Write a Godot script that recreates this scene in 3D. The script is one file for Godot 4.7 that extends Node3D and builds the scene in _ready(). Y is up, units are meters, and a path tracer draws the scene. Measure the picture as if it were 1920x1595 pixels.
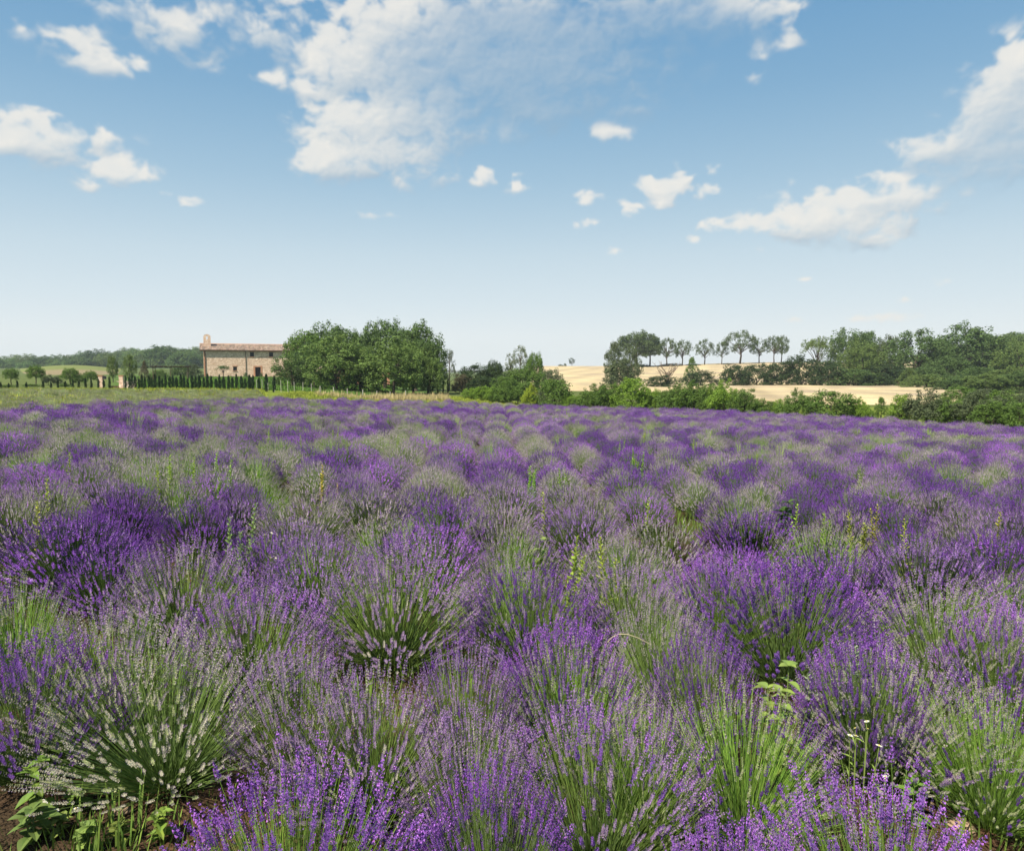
extends Node3D

# ---------------------------------------------------------------- constants of the place
const EYE := 1.7                 # height of the camera above the field
const FOC := 1400.0              # focal length in pixels of the 1920 pixel wide photograph
const HORIZON := 695.0
const SKY_W := 4096
const SPACING := 0.9

var rng := RandomNumberGenerator.new()
var names := {}
var mats := {}
var protos := {}
var fbm := FastNoiseLite.new()
var spots := []                  # x, d of lavender plants that already stand

class Buf:
	var v := PackedVector3Array()
	var c := PackedColorArray()
	var n := PackedVector3Array()
	func tri(a: Vector3, b: Vector3, d: Vector3, col: Color) -> void:
		v.append(a); v.append(b); v.append(d)
		c.append(col); c.append(col); c.append(col)
	func quad(a: Vector3, b: Vector3, d: Vector3, e: Vector3, col: Color) -> void:
		tri(a, b, d, col); tri(a, d, e, col)
	func put(p: Buf, t: Transform3D) -> void:
		v.append_array(t * p.v)
		c.append_array(p.c)
	func box(lo: Vector3, hi: Vector3, col: Color) -> void:
		var p := []
		for i in 8:
			p.append(Vector3(hi.x if i & 1 else lo.x, hi.y if i & 2 else lo.y, hi.z if i & 4 else lo.z))
		quad(p[0], p[2], p[3], p[1], col); quad(p[4], p[5], p[7], p[6], col)
		quad(p[0], p[4], p[6], p[2], col); quad(p[1], p[3], p[7], p[5], col)
		quad(p[2], p[6], p[7], p[3], col); quad(p[0], p[1], p[5], p[4], col)
	func tube(pts: Array, radii: Array, sides: int, col: Color) -> void:
		var rings := []
		for i in pts.size():
			var dir: Vector3 = (pts[mini(i + 1, pts.size() - 1)] - pts[maxi(i - 1, 0)]).normalized()
			var side := dir.cross(Vector3(0.31, 0.2, 0.93)).normalized()
			var up := side.cross(dir)
			var ring := []
			for k in sides:
				var a := TAU * k / sides
				ring.append(pts[i] + (side * cos(a) + up * sin(a)) * radii[i])
			rings.append(ring)
		for i in pts.size() - 1:
			for k in sides:
				var k2 := (k + 1) % sides
				quad(rings[i][k], rings[i][k2], rings[i + 1][k2], rings[i + 1][k], col)
	func mesh() -> ArrayMesh:
		var a := []
		a.resize(Mesh.ARRAY_MAX)
		a[Mesh.ARRAY_VERTEX] = v
		if c.size() == v.size():
			a[Mesh.ARRAY_COLOR] = c
		if n.size() == v.size():
			a[Mesh.ARRAY_NORMAL] = n
		else:
			var flat := PackedVector3Array()
			flat.resize(v.size())
			for i in range(0, v.size(), 3):
				var f := (v[i + 2] - v[i]).cross(v[i + 1] - v[i]).normalized()
				flat[i] = f; flat[i + 1] = f; flat[i + 2] = f
			a[Mesh.ARRAY_NORMAL] = flat
		var m := ArrayMesh.new()
		m.add_surface_from_arrays(Mesh.PRIMITIVE_TRIANGLES, a)
		return m

# ---------------------------------------------------------------- small helpers
func rf(a: float, b: float) -> float:
	return rng.randf_range(a, b)

func lin(r: float, g: float, b: float) -> Color:
	return Color(r, g, b)

func vary(c: Color, amount: float) -> Color:
	var k := 1.0 + rf(-amount, amount)
	return Color(c.r * k * (1.0 + rf(-0.08, 0.08)), c.g * k, c.b * k * (1.0 + rf(-0.08, 0.08)))

func numbered(called: String) -> String:
	var k: int = names.get(called, 0)
	names[called] = k + 1
	return called if k == 0 else "%s_%03d" % [called, k]

func tag(o: Node3D, label: String, category := "", group := "", kind := "") -> Node3D:
	if label: o.set_meta("label", label)
	if category: o.set_meta("category", category)
	if group: o.set_meta("group", group)
	if kind: o.set_meta("kind", kind)
	return o

func thing(called: String, label: String, category: String, at: Vector3, turn := 0.0, group := "") -> Node3D:
	var o := Node3D.new()
	o.name = numbered(called)
	add_child(o)
	o.position = at
	o.rotation.y = turn
	tag(o, label, category, group)
	return o

func part(called: String, m: Mesh, mat: Material, parent: Node3D, kind := "") -> MeshInstance3D:
	var o := MeshInstance3D.new()
	o.name = called if parent != self else numbered(called)
	o.mesh = m
	o.material_override = mat
	parent.add_child(o, true)
	if kind: o.set_meta("kind", kind)
	return o

func plain(key: String, albedo: Color, rough := 0.85, leafy := false, through := 0.0) -> StandardMaterial3D:
	if mats.has(key):
		return mats[key]
	var m := StandardMaterial3D.new()
	m.resource_name = key
	m.albedo_color = albedo.linear_to_srgb()
	m.roughness = rough
	m.metallic_specular = 0.3
	m.vertex_color_use_as_albedo = true
	if leafy:
		m.cull_mode = BaseMaterial3D.CULL_DISABLED
	if through > 0.0:
		m.backlight_enabled = true
		m.backlight = Color(through, through, through).linear_to_srgb()
	mats[key] = m
	return m

func noise_tex(freq: float, octaves: int, lo: Color, hi: Color, cellular := false, size := 512, sd := 1) -> NoiseTexture2D:
	var n := FastNoiseLite.new()
	n.seed = sd
	n.frequency = freq
	n.fractal_octaves = octaves
	if cellular:
		n.noise_type = FastNoiseLite.TYPE_CELLULAR
		n.cellular_return_type = FastNoiseLite.RETURN_CELL_VALUE
		n.fractal_type = FastNoiseLite.FRACTAL_NONE
	var t := NoiseTexture2D.new()
	t.noise = n
	t.width = size
	t.height = size
	t.seamless = true
	var g := Gradient.new()
	g.set_color(0, lo.linear_to_srgb())
	g.set_color(1, hi.linear_to_srgb())
	t.color_ramp = g
	return t

func textured(key: String, tex: Texture2D, scale: float, rough := 0.9, bump: Texture2D = null, bump_cm := 1.0, use_colors := true) -> StandardMaterial3D:
	var m := StandardMaterial3D.new()
	m.resource_name = key
	m.albedo_texture = tex
	m.vertex_color_use_as_albedo = use_colors
	m.uv1_triplanar = true
	m.uv1_world_triplanar = true
	m.uv1_scale = Vector3.ONE * scale
	m.roughness = rough
	m.metallic_specular = 0.25
	if bump:
		m.heightmap_enabled = true
		m.heightmap_texture = bump
		m.heightmap_scale = bump_cm
	mats[key] = m
	return m

# ---------------------------------------------------------------- the lie of the land
func sstep(a: float, b: float, x: float) -> float:
	return smoothstep(a, b, x)

func field_edge(r: float) -> float:   # how far the lavender reaches in the direction x / d = r
	if r < -0.33:
		return lerpf(24.0, 50.0, clampf((r + 0.70) / 0.37, 0.0, 1.0))
	if r < 0.0:
		return lerpf(50.0, 55.0, (r + 0.33) / 0.33)
	if r < 0.31:
		return lerpf(55.0, 52.0, r / 0.31)
	return lerpf(52.0, 36.0, clampf((r - 0.31) / 0.37, 0.0, 1.0))

func ground_h(x: float, d: float) -> float:
	var fx := clampf(x, -45.0, 45.0)
	var plane := -0.021 * clampf(d, -20.0, 70.0) - 0.03 * fx
	if d < 30.0:
		return plane
	var r := x / maxf(d, 5.0)
	var low := lerpf(0.0, -0.75, sstep(-0.35, -0.16, r))
	low = lerpf(low, -1.6, sstep(-0.1, 0.06, r))
	low += 0.35 * sstep(60.0, 150.0, d) * (1.0 - sstep(-0.28, -0.12, r))
	var hillside := sstep(-0.08, 0.04, r) * (4.35 + 1.3 * sstep(0.14, 0.36, r))
	low += hillside * lerpf(clampf((d - 112.0) / 143.0, 0.0, 1.0), clampf((d - 152.0) / 103.0, 0.0, 1.0), sstep(0.10, 0.2, r)) * (1.0 - sstep(258.0, 420.0, d) * 0.9)
	low += 2.4 * sstep(160.0, 330.0, d) * (1.0 - sstep(-0.3, -0.1, r))
	var e := lerpf(50.0, 37.0, sstep(0.3, 0.68, r))
	return lerpf(plane, low, sstep(e - 1.0, e + 11.0, d))

func on_ground(px: float, d: float) -> Vector3:
	var x := (px - 960.0) / FOC * d
	return Vector3(x, ground_h(x, d), -d)

func height_at(py: float, d: float) -> float:   # height in the world of what shows at that row of the photograph, d away
	return EYE + (HORIZON - py) / FOC * d

# ---------------------------------------------------------------- sky
func sky_color(el: float) -> Color:
	var stops := [[0.0, 236, 241, 240], [2.6, 230, 238, 240], [5.0, 216, 230, 237], [8.5, 199, 219, 231], [13.8, 164, 196, 219], [19.5, 133, 175, 208], [26.4, 107, 157, 199], [42.0, 74, 125, 182], [90.0, 56, 102, 163]]
	for i in stops.size() - 1:
		if el <= stops[i + 1][0]:
			var t: float = clampf((el - stops[i][0]) / (stops[i + 1][0] - stops[i][0]), 0.0, 1.0)
			var a := Color8(stops[i][1], stops[i][2], stops[i][3])
			var b := Color8(stops[i + 1][1], stops[i + 1][2], stops[i + 1][3])
			return a.lerp(b, t).srgb_to_linear()
	return Color8(56, 102, 163).srgb_to_linear()

# a cloud is a set of puffs: azimuth, elevation, half width, half height in degrees, density, brightness
func cloud_list() -> Array:
	var out := []
	out = [
		[-10.15, 23.89, 3.48, 1.85, 1.00, 1.00], [-12.47, 21.49, 2.28, 1.44, 0.90, 1.00], [-13.62, 20.75, 1.70, 0.97, 0.70, 1.00], [-7.86, 22.75, 3.52, 2.21, 0.81, 0.71], [-10.97, 20.95, 2.31, 1.62, 0.70, 0.85], [-13.31, 17.25, 1.90, 1.03, 0.90, 0.95],
		[-10.63, 17.93, 3.11, 1.20, 1.00, 1.00], [-14.11, 14.93, 1.51, 0.88, 1.00, 1.00], [-12.59, 15.02, 2.30, 1.06, 1.00, 0.95], [-10.66, 15.83, 2.33, 1.41, 0.90, 0.90], [-7.91, 18.75, 3.14, 2.03, 0.72, 0.63], [-7.55, 15.61, 1.97, 1.25, 0.80, 0.85],
		[-5.17, 17.46, 1.98, 2.08, 0.68, 0.67], [-4.35, 21.58, 4.75, 2.90, 0.68, 0.46], [0.00, 23.27, 5.52, 2.52, 0.72, 0.38], [0.00, 19.95, 5.54, 2.01, 0.63, 0.34], [3.96, 21.25, 5.47, 2.28, 0.65, 0.29], [2.39, 18.39, 2.38, 1.04, 0.54, 0.46],
		[8.69, 18.38, 3.08, 1.20, 0.45, 0.29], [6.29, 24.10, 5.39, 1.86, 0.63, 0.25], [10.53, 24.18, 3.39, 1.53, 0.54, 0.29], [-2.36, 24.84, 4.73, 1.54, 0.72, 0.50], [-5.59, 14.21, 1.59, 0.73, 0.45, 0.80], [-7.96, 13.78, 0.98, 0.73, 0.55, 0.90],
		[-0.80, 17.17, 1.99, 0.88, 0.40, 0.70], [-15.13, 19.48, 1.30, 0.53, 0.75, 0.95], [-17.31, 19.93, 1.27, 0.45, 0.75, 0.95], [-23.49, 21.67, 2.02, 1.20, 0.75, 0.85], [-25.09, 22.47, 2.64, 1.06, 0.60, 0.75], [-22.46, 22.43, 1.22, 0.90, 0.60, 0.85],
		[-26.98, 22.72, 1.91, 0.72, 0.45, 0.75], [-17.60, 22.60, 1.08, 0.92, 0.36, 0.80], [-16.17, 21.97, 0.92, 0.63, 0.30, 0.80], [-18.29, 23.29, 0.71, 0.91, 0.30, 0.80], [-13.90, 24.67, 2.25, 0.46, 0.35, 0.80], [-29.20, 20.57, 1.22, 0.73, 0.60, 0.85],
		[-28.19, 19.42, 1.40, 0.66, 0.90, 1.00], [-26.00, 19.37, 0.64, 0.52, 0.95, 1.00], [-31.40, 20.44, 1.76, 0.57, 0.30, 0.80], [-21.18, 20.14, 1.39, 0.47, 0.30, 0.80], [-32.64, 14.58, 2.02, 0.86, 1.00, 1.00], [-30.94, 14.22, 1.80, 1.01, 0.95, 0.95],
		[-31.75, 15.49, 1.31, 0.61, 0.60, 0.95], [-30.02, 15.13, 1.21, 0.57, 0.60, 0.95], [-28.52, 14.87, 0.78, 0.45, 0.50, 0.90], [-27.66, 13.03, 1.75, 0.82, 1.00, 1.00], [-26.40, 12.84, 1.14, 0.47, 0.60, 0.90], [-28.93, 12.06, 0.77, 0.46, 0.50, 0.90],
		[-34.33, 13.86, 1.67, 0.91, 0.90, 0.90], [-23.31, 11.64, 0.95, 0.42, 0.90, 1.00], [-24.80, 11.92, 0.50, 0.21, 0.40, 0.90], [-33.79, 10.43, 0.39, 0.22, 0.50, 0.90], [-2.20, 14.27, 1.12, 0.59, 0.90, 1.00], [0.32, 13.61, 0.80, 0.59, 0.90, 1.00],
		[-1.20, 13.90, 0.80, 0.30, 0.40, 0.90], [6.75, 17.13, 0.94, 0.60, 1.00, 1.00], [8.52, 16.85, 0.86, 0.49, 1.00, 1.00], [7.61, 17.17, 0.63, 0.32, 0.70, 1.00], [5.72, 12.73, 0.99, 0.52, 0.90, 1.00], [8.77, 11.83, 0.86, 0.52, 0.75, 0.95],
		[5.62, 10.85, 1.11, 0.45, 0.40, 0.90], [7.82, 8.89, 0.59, 0.31, 0.45, 0.95], [10.12, 13.52, 1.16, 0.51, 0.85, 1.00], [11.29, 12.92, 1.08, 0.88, 1.00, 1.00], [12.42, 13.95, 0.84, 0.72, 0.80, 1.00], [13.77, 12.87, 1.20, 0.43, 0.80, 1.00],
		[11.49, 12.17, 0.69, 0.52, 0.70, 0.95], [14.87, 14.35, 0.60, 0.43, 0.40, 0.90], [20.20, 13.15, 0.49, 0.31, 0.40, 0.90], [18.49, 8.52, 0.51, 0.30, 0.40, 0.95], [15.32, 10.34, 1.34, 0.44, 1.00, 1.00], [13.45, 9.60, 0.53, 0.34, 0.90, 1.00],
		[17.91, 10.31, 1.80, 0.66, 1.00, 0.98], [20.76, 10.39, 2.08, 1.21, 1.10, 1.00], [22.83, 10.77, 2.02, 1.19, 1.10, 1.00], [24.55, 9.59, 2.29, 0.98, 1.10, 0.85], [26.22, 8.76, 1.28, 0.56, 0.90, 0.90], [23.82, 11.56, 1.33, 0.76, 0.80, 1.00],
		[26.12, 11.69, 1.75, 1.18, 0.75, 0.80], [27.72, 11.20, 1.55, 0.94, 0.75, 0.85], [27.14, 9.90, 0.79, 0.48, 0.60, 0.90], [28.99, 10.57, 0.76, 0.40, 0.50, 0.85], [27.92, 14.30, 1.69, 0.78, 0.85, 0.85], [29.14, 14.47, 1.20, 0.96, 0.80, 0.95],
		[30.10, 13.06, 1.76, 1.44, 0.65, 0.55], [32.83, 16.67, 1.92, 2.36, 0.90, 0.70], [32.03, 15.60, 1.69, 1.82, 0.75, 0.65], [33.31, 18.34, 1.23, 1.16, 0.90, 0.95], [31.85, 13.15, 1.98, 1.41, 0.55, 0.50], [33.81, 13.18, 2.15, 2.14, 0.70, 0.50],
		[35.31, 15.63, 2.32, 3.18, 0.90, 0.70], [30.91, 11.28, 0.47, 0.33, 0.50, 0.90], [18.28, 23.74, 1.76, 0.84, 0.80, 0.85], [16.84, 24.21, 2.14, 0.75, 0.70, 0.70], [19.89, 22.63, 0.90, 1.09, 0.75, 0.90], [19.75, 21.57, 0.91, 0.56, 0.42, 0.80],
		[17.82, 21.16, 0.71, 0.95, 0.32, 0.75], [17.31, 20.10, 0.65, 0.71, 0.28, 0.75], [15.02, 24.10, 2.54, 1.21, 0.50, 0.50], [0.79, 21.96, 10.16, 4.13, 0.29, 0.29], [7.50, 20.47, 6.88, 2.94, 0.27, 0.25], [-20.41, 22.87, 7.22, 2.09, 0.22, 0.60],
		[-29.82, 19.87, 4.34, 1.46, 0.20, 0.70], [13.17, 24.28, 6.52, 1.82, 0.28, 0.35], [31.80, 14.40, 4.12, 3.96, 0.30, 0.40], [-15.44, 21.88, 4.50, 1.88, 0.20, 0.60], [-31.52, 14.13, 6.16, 2.17, 0.20, 0.80], [-10.27, 16.21, 6.28, 3.79, 0.25, 0.70],
		[24.18, 10.66, 6.33, 2.07, 0.18, 0.80], [25.73, 3.64, 2.89, 0.36, 0.40, 1.00], [20.95, 3.59, 1.06, 0.23, 0.40, 1.00], [27.15, 4.77, 0.80, 0.28, 0.40, 1.00], [29.77, 5.83, 0.67, 0.31, 0.40, 1.00], [21.22, 6.44, 0.56, 0.18, 0.35, 1.00],
		[-9.56, 11.32, 1.97, 0.30, 0.35, 0.90],
	]
	var cr := RandomNumberGenerator.new()
	cr.seed = 77
	for k in 46:   # the same sky goes on all round
		var az := cr.randf_range(44.0, 316.0)
		var el := cr.randf_range(5.0, 62.0)
		var size := cr.randf_range(0.6, 1.0) * (1.5 + el * 0.14)
		for j in 5:
			out.append([az + cr.randf_range(-1.6, 1.6) * size, el + cr.randf_range(-0.5, 0.5) * size, size * cr.randf_range(0.6, 1.3), size * cr.randf_range(0.35, 0.7), cr.randf_range(0.5, 1.0), cr.randf_range(0.5, 1.0)])
	for k in 16:
		var az := cr.randf_range(-40.0, 40.0)
		var el := cr.randf_range(36.0, 66.0)
		for j in 4:
			out.append([az + cr.randf_range(-6.0, 6.0), el + cr.randf_range(-3.0, 3.0), cr.randf_range(3.0, 8.0), cr.randf_range(1.5, 4.0), cr.randf_range(0.5, 0.9), cr.randf_range(0.5, 1.0)])
	return out

func make_sky() -> Image:
	var w := SKY_W
	var h := w / 2
	var img := Image.create(w, h, false, Image.FORMAT_RGBF)
	for y in h:
		var el := 90.0 - (y + 0.5) * 180.0 / h
		img.fill_rect(Rect2i(0, y, w, 1), sky_color(el) if el > 0.0 else Color(0.2, 0.2, 0.13))
	var rows := h / 2
	var dens := PackedFloat32Array()
	var lit := PackedFloat32Array()
	dens.resize(w * rows)
	lit.resize(w * rows)
	var deg := 360.0 / w
	for p in cloud_list():
		var squeeze: float = 1.0 / maxf(0.2, cos(deg_to_rad(p[1])))
		var x0 := int(floor((p[0] - p[2] * 2.0) / deg))
		var x1 := int(ceil((p[0] + p[2] * 2.0) / deg))
		var y0 := maxi(0, int((90.0 - p[1] - p[3] * 2.0) / deg))
		var y1 := mini(rows - 1, int((90.0 - p[1] + p[3] * 2.0) / deg))
		for y in range(y0, y1 + 1):
			var v: float = (90.0 - (y + 0.5) * deg - p[1]) / p[3]
			for x in range(x0, x1 + 1):
				var u: float = ((x + 0.5) * deg - p[0]) / p[2]
				var q := u * u + v * v
				if q < 4.0:
					var g: float = exp(-q * 1.1) * p[4]
					var at := y * w + posmod(x, w)
					dens[at] += g
					lit[at] += g * (p[5] + 0.2 * v)
	var n1 := FastNoiseLite.new()
	n1.seed = 5; n1.frequency = 0.16; n1.fractal_octaves = 6; n1.fractal_gain = 0.52
	var n2 := FastNoiseLite.new()
	n2.seed = 9; n2.frequency = 0.09; n2.fractal_octaves = 4
	var dy := int(0.9 / deg)
	for y in rows:
		var el := 90.0 - (y + 0.5) * deg
		var base := sky_color(el)
		for x in w:
			var at := y * w + x
			var g := dens[at]
			if g > 0.03:
				var az := (x + 0.5) * deg
				var wx := n2.get_noise_2d(az * 3.0, el * 3.0 + 40.0) * 1.6
				var wy := n2.get_noise_2d(az * 3.0 + 90.0, el * 3.0) * 1.6
				var up := dens[maxi(0, y - dy) * w + posmod(x - dy, w)]
				var fine := n1.get_noise_3d(az * 2.6 + wx, el * 3.8 + wy, 3.0)
				var thick := 1.0 - exp(-g * 1.35)
				var fine2 := n1.get_noise_3d(az * 2.6 - 0.4 + wx, el * 3.8 + 0.6 + wy, 3.0)
				var side := clampf((thick - (1.0 - exp(-up * 1.35))) * 0.9, -0.3, 0.3)
				var b := clampf(lit[at] / g + (fine - fine2) * 0.4 + side - 0.08, 0.0, 1.0)
				var soft := clampf(1.25 - lit[at] / g, 0.2, 0.9)   # the grey parts are thin veils
				var a := smoothstep(0.17, lerpf(0.64, 1.05, soft), thick + fine * lerpf(0.85, 0.45, soft) * minf(1.45, 0.3 + 4.2 * thick * (1.05 - thick))) * (0.50 + 0.42 * smoothstep(0.25, 0.95, lit[at] / g)) * (1.0 + 0.25 * fine)
				if a > 0.003:
					# thin haze towards the horizon takes the clouds' contrast
					var col := Color8(152, 180, 202).srgb_to_linear().lerp(Color8(238, 236, 230).srgb_to_linear(), b)
					var c := base.lerp(col, a * 0.93)
					img.set_pixel(x, y, c)
	return img

# ---------------------------------------------------------------- lavender
# kinds: calyx colours, petal colours, share of petals, stem colour
var KINDS := {
	"deep": {"calyx": lin(0.092, 0.042, 0.185), "petal": lin(0.255, 0.083, 0.49), "share": 0.58, "stem": lin(0.12, 0.21, 0.042), "say": "deep violet"},
	"bright": {"calyx": lin(0.14, 0.07, 0.27), "petal": lin(0.45, 0.175, 0.68), "share": 0.66, "stem": lin(0.16, 0.29, 0.042), "say": "bright purple"},
	"lilac": {"calyx": lin(0.235, 0.17, 0.275), "petal": lin(0.385, 0.21, 0.56), "share": 0.52, "stem": lin(0.165, 0.28, 0.052), "say": "soft lilac"},
	"silver": {"calyx": lin(0.33, 0.32, 0.25), "petal": lin(0.46, 0.35, 0.53), "share": 0.32, "stem": lin(0.18, 0.29, 0.06), "say": "silvery faded"},
	"green": {"calyx": lin(0.28, 0.32, 0.16), "petal": lin(0.38, 0.24, 0.48), "share": 0.3, "stem": lin(0.20, 0.39, 0.05), "say": "mostly green"},
}

func spike(kind: String, lod: int) -> Buf:
	var K: Dictionary = KINDS[kind]
	var b := Buf.new()
	var whorls: int = [7, 5, 4, 2][lod]
	var florets: int = [5, 4, 3, 3][lod]
	var size: float = [0.0076, 0.0086, 0.0130, 0.023][lod] * ({"silver": 0.76, "green": 0.78, "lilac": 0.92, "deep": 0.98, "bright": 1.08}[kind] if lod == 0 else {"silver": 0.92, "green": 0.9, "lilac": 1.05, "deep": 1.1, "bright": 1.1}[kind])
	var tall := rf(0.045, 0.08) if lod == 0 else rf(0.035, 0.058)
	for w in whorls:
		var t := float(w) / maxf(1.0, whorls - 1)
		var y := t * tall + rf(-0.002, 0.002)
		if w == 0 and rng.randf() < 0.4:
			y -= 0.016
		var s := size * (1.0 - 0.45 * t * t) * rf(0.85, 1.15)
		var turn := rf(0.0, TAU)
		for f in florets:
			var a := turn + TAU * f / florets + rf(-0.3, 0.3)
			var out := Vector3(cos(a), 0, sin(a))
			var side := Vector3(-out.z, 0, out.x)
			var petal: bool = rng.randf() < K.share
			var col := vary(K.petal if petal else K.calyx, 0.28)
			var base := Vector3(0, y, 0) + out * 0.0008
			var tip := base + out * s + Vector3(0, s * rf(0.35, 1.1), 0)
			if lod >= 1:
				b.tri(base + side * s * 0.34, tip + side * s * rf(-0.3, 0.3), base - side * s * 0.34 + Vector3(0, s * 0.25, 0), col)
			else:
				var mid := base.lerp(tip, 0.55)
				var cal := vary(K.calyx, 0.25)
				b.tri(base, mid + side * s * 0.36, mid - side * s * 0.36, cal)
				b.tri(mid + side * s * 0.36, tip, mid - side * s * 0.36, cal)
				if rng.randf() < 0.18:
					continue
				if petal:   # the open lip of the flower
					var up := Vector3(0, s * 0.55, 0)
					b.tri(tip - up * 0.6 + side * s * 0.5, tip + up + out * s * 0.2, tip - up * 0.6 - side * s * 0.5, col)
	b.tri(Vector3(-size * 0.3, tall, 0), Vector3(0, tall + size * 1.1, 0), Vector3(size * 0.3, tall, 0), vary(K.calyx, 0.2))
	return b

func stem_proto(lod: int, col: Color) -> Buf:   # one unit long, bending towards x, thickness one
	var b := Buf.new()
	var segs: int = 1
	var sides: int = [3, 2, 1, 1][lod]
	for i in segs:
		var t0 := float(i) / segs
		var t1 := float(i + 1) / segs
		var c := Color(col.r * (0.9 + 0.25 * t0), col.g * (0.85 + 0.3 * t0), col.b)
		for k in sides:
			var a0 := TAU * k / maxi(2, sides)
			var a1 := TAU * (k + 1) / maxi(2, sides)
			if sides == 1: a1 = PI
			var o0 := Vector3(0, t0, 0)
			var o1 := Vector3(0, t1, 0)
			var e0 := Vector3(cos(a0), 0, sin(a0)) * 0.5
			var e1 := Vector3(cos(a1), 0, sin(a1)) * 0.5
			# the y of a proto is stretched along the stem, x and z across it; the bend is added when it is placed
			b.quad(o0 + e0, o0 + e1, o1 + e1 * 0.8, o1 + e0 * 0.8, c)
	return b

func proto_set(key: String, count: int, make: Callable) -> Array:
	if not protos.has(key):
		var all := []
		for i in count:
			all.append((make).call())
		protos[key] = all
	return protos[key]

func upright(dir: Vector3, turn: float) -> Basis:
	var y := dir.normalized()
	var x := y.cross(Vector3(0.13, 0.05, 0.99)).normalized()
	return Basis(x, y, x.cross(y)).rotated(y, turn)

# one plant: {"foliage", "stems", "spikes"} buffers; spikes of the outer shell can be handed back as places instead
func lavender(kind: String, lod: int, sd: int, single := 0, mixed := "") -> Dictionary:
	rng.seed = sd
	var K: Dictionary = KINDS[kind]
	var sp := proto_set("spike_%s_%d" % [kind, lod], 10, func(): return spike(kind, lod))
	var sp2: Array = proto_set("spike_%s_%d" % [mixed, lod], 10, func(): return spike(mixed, lod)) if mixed else sp
	var st := proto_set("stem_%s_%d" % [kind, lod], 5, func(): return stem_proto(lod, vary(K.stem, 0.25)))
	var fol := Buf.new()
	var stems := Buf.new()
	var heads := Buf.new()
	var places := []
	var count: int = [720, 1050, 1050, 700][lod]
	var thick: float = [0.0023, 0.0026, 0.0032, 0.005][lod]
	var lean := Vector3(rf(-0.12, 0.16), 0, rf(-0.12, 0.12))
	var pieces: int = [2, 2, 1, 1][lod]
	var lumps := []
	for i in 7:
		lumps.append([rf(0, TAU), rf(0.82, 1.12)])
	for i in count:
		var a := rf(0, TAU)
		var u := sqrt(rng.randf())
		var th := u * 1.12 * rf(0.86, 1.06)
		var reach := 1.0
		for l in lumps:
			reach += (l[1] - 1.0) * maxf(0.0, cos(a - l[0])) * u * 0.5
		var dir := (Vector3(cos(a) * sin(th), cos(th), sin(a) * sin(th)) + lean * rf(0.5, 1.5) + Vector3(rf(-0.1, 0.1), 0, rf(-0.1, 0.1))).normalized()
		var from := Vector3(cos(a), 0, sin(a)) * 0.15 * u * rf(0.5, 1.15) + Vector3(0, 0.05, 0)
		var tall := (0.57 - 0.13 * pow(rng.randf(), 1.6)) * reach * (1.0 - 0.30 * u * u) * (1.16 if rng.randf() < 0.06 else 1.0)
		var out := Vector3(cos(a), 0, sin(a))
		var mid := from + dir * tall * 0.55
		var dir2 := (dir + (out * 0.10 - Vector3(0, 0.08, 0)) * u + Vector3(rf(-0.13, 0.13), 0.05, rf(-0.13, 0.13))).normalized()
		var end := mid + dir2 * tall * 0.45
		var proto: Buf = st[i % st.size()]
		if pieces == 2:
			var b1 := upright(mid - from, a)
			stems.put(proto, Transform3D(Basis(b1.x * thick * 1.1, mid - from, b1.z * thick * 1.1), from))
			var b2 := upright(dir2, a)
			stems.put(proto, Transform3D(Basis(b2.x * thick, end - mid, b2.z * thick), mid))
		else:
			var b1 := upright(end - from, a)
			stems.put(proto, Transform3D(Basis(b1.x * thick, end - from, b1.z * thick), from))
		var s := rf(0.75, 1.2)
		if lod == 0 and rng.randf() < 0.06:
			continue
		var b3 := upright(dir2 + Vector3(rf(-0.1, 0.1), 0.08, rf(-0.1, 0.1)), a).scaled(Vector3.ONE * s)
		var pick: Buf = sp2[rng.randi() % sp2.size()] if rng.randf() < (0.28 if lod == 0 else 0.14) else sp[rng.randi() % sp.size()]
		if single > 0 and places.size() < single and u < 0.93 and i % 2 == 0:
			places.append([Transform3D(b3, end), pick])
		else:
			heads.put(pick, Transform3D(b3, end))
	var leaf_n: int = [700, 420, 160, 70][lod]
	var leaf_w: float = [0.0032, 0.0042, 0.009, 0.018][lod]
	for i in leaf_n:
		var a := rf(0, TAU)
		var th := acos(rf(0.05, 1.0))
		var dir := Vector3(cos(a) * sin(th), cos(th), sin(a) * sin(th))
		var from := dir * rf(0.02, 0.16) + Vector3(rf(-0.05, 0.05), 0.02, rf(-0.05, 0.05))
		dir = (dir + Vector3(rf(-0.4, 0.4), rf(0.0, 0.6), rf(-0.4, 0.4))).normalized()
		var tip := from + dir * rf(0.08, 0.19)
		var side := dir.cross(Vector3(rf(-1, 1), rf(-1, 1), rf(-1, 1))).normalized() * leaf_w
		var col := vary(lin(0.11, 0.17, 0.055), 0.3)
		var m := from.lerp(tip, 0.5)
		if lod < 2:
			fol.tri(from, m + side, m - side, col)
			fol.tri(m + side, tip, m - side, col)
		else:
			fol.tri(from + side, tip, from - side, col)
	return {"foliage": fol, "stems": stems, "spikes": heads, "places": places}

func lavender_mat(through := 0.28) -> StandardMaterial3D:
	return plain("lavender", Color(1, 1, 1), 0.8, true, through)

func lavender_template(kind: String, lod: int, sd: int, single := 0, mixed := "") -> Node3D:
	var L := lavender(kind, lod, sd, single, mixed)
	var o := Node3D.new()
	var m := lavender_mat()
	part("foliage", L.foliage.mesh(), m, o, "stuff")
	part("stems", L.stems.mesh(), m, o, "stuff")
	part("flower_spikes", L.spikes.mesh(), m, o, "stuff")
	var shared := {}
	for p in L.places:
		if not shared.has(p[1]):
			shared[p[1]] = p[1].mesh()
		var s := part("flower_spike", shared[p[1]], m, o)
		s.transform = p[0]
	return o

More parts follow.
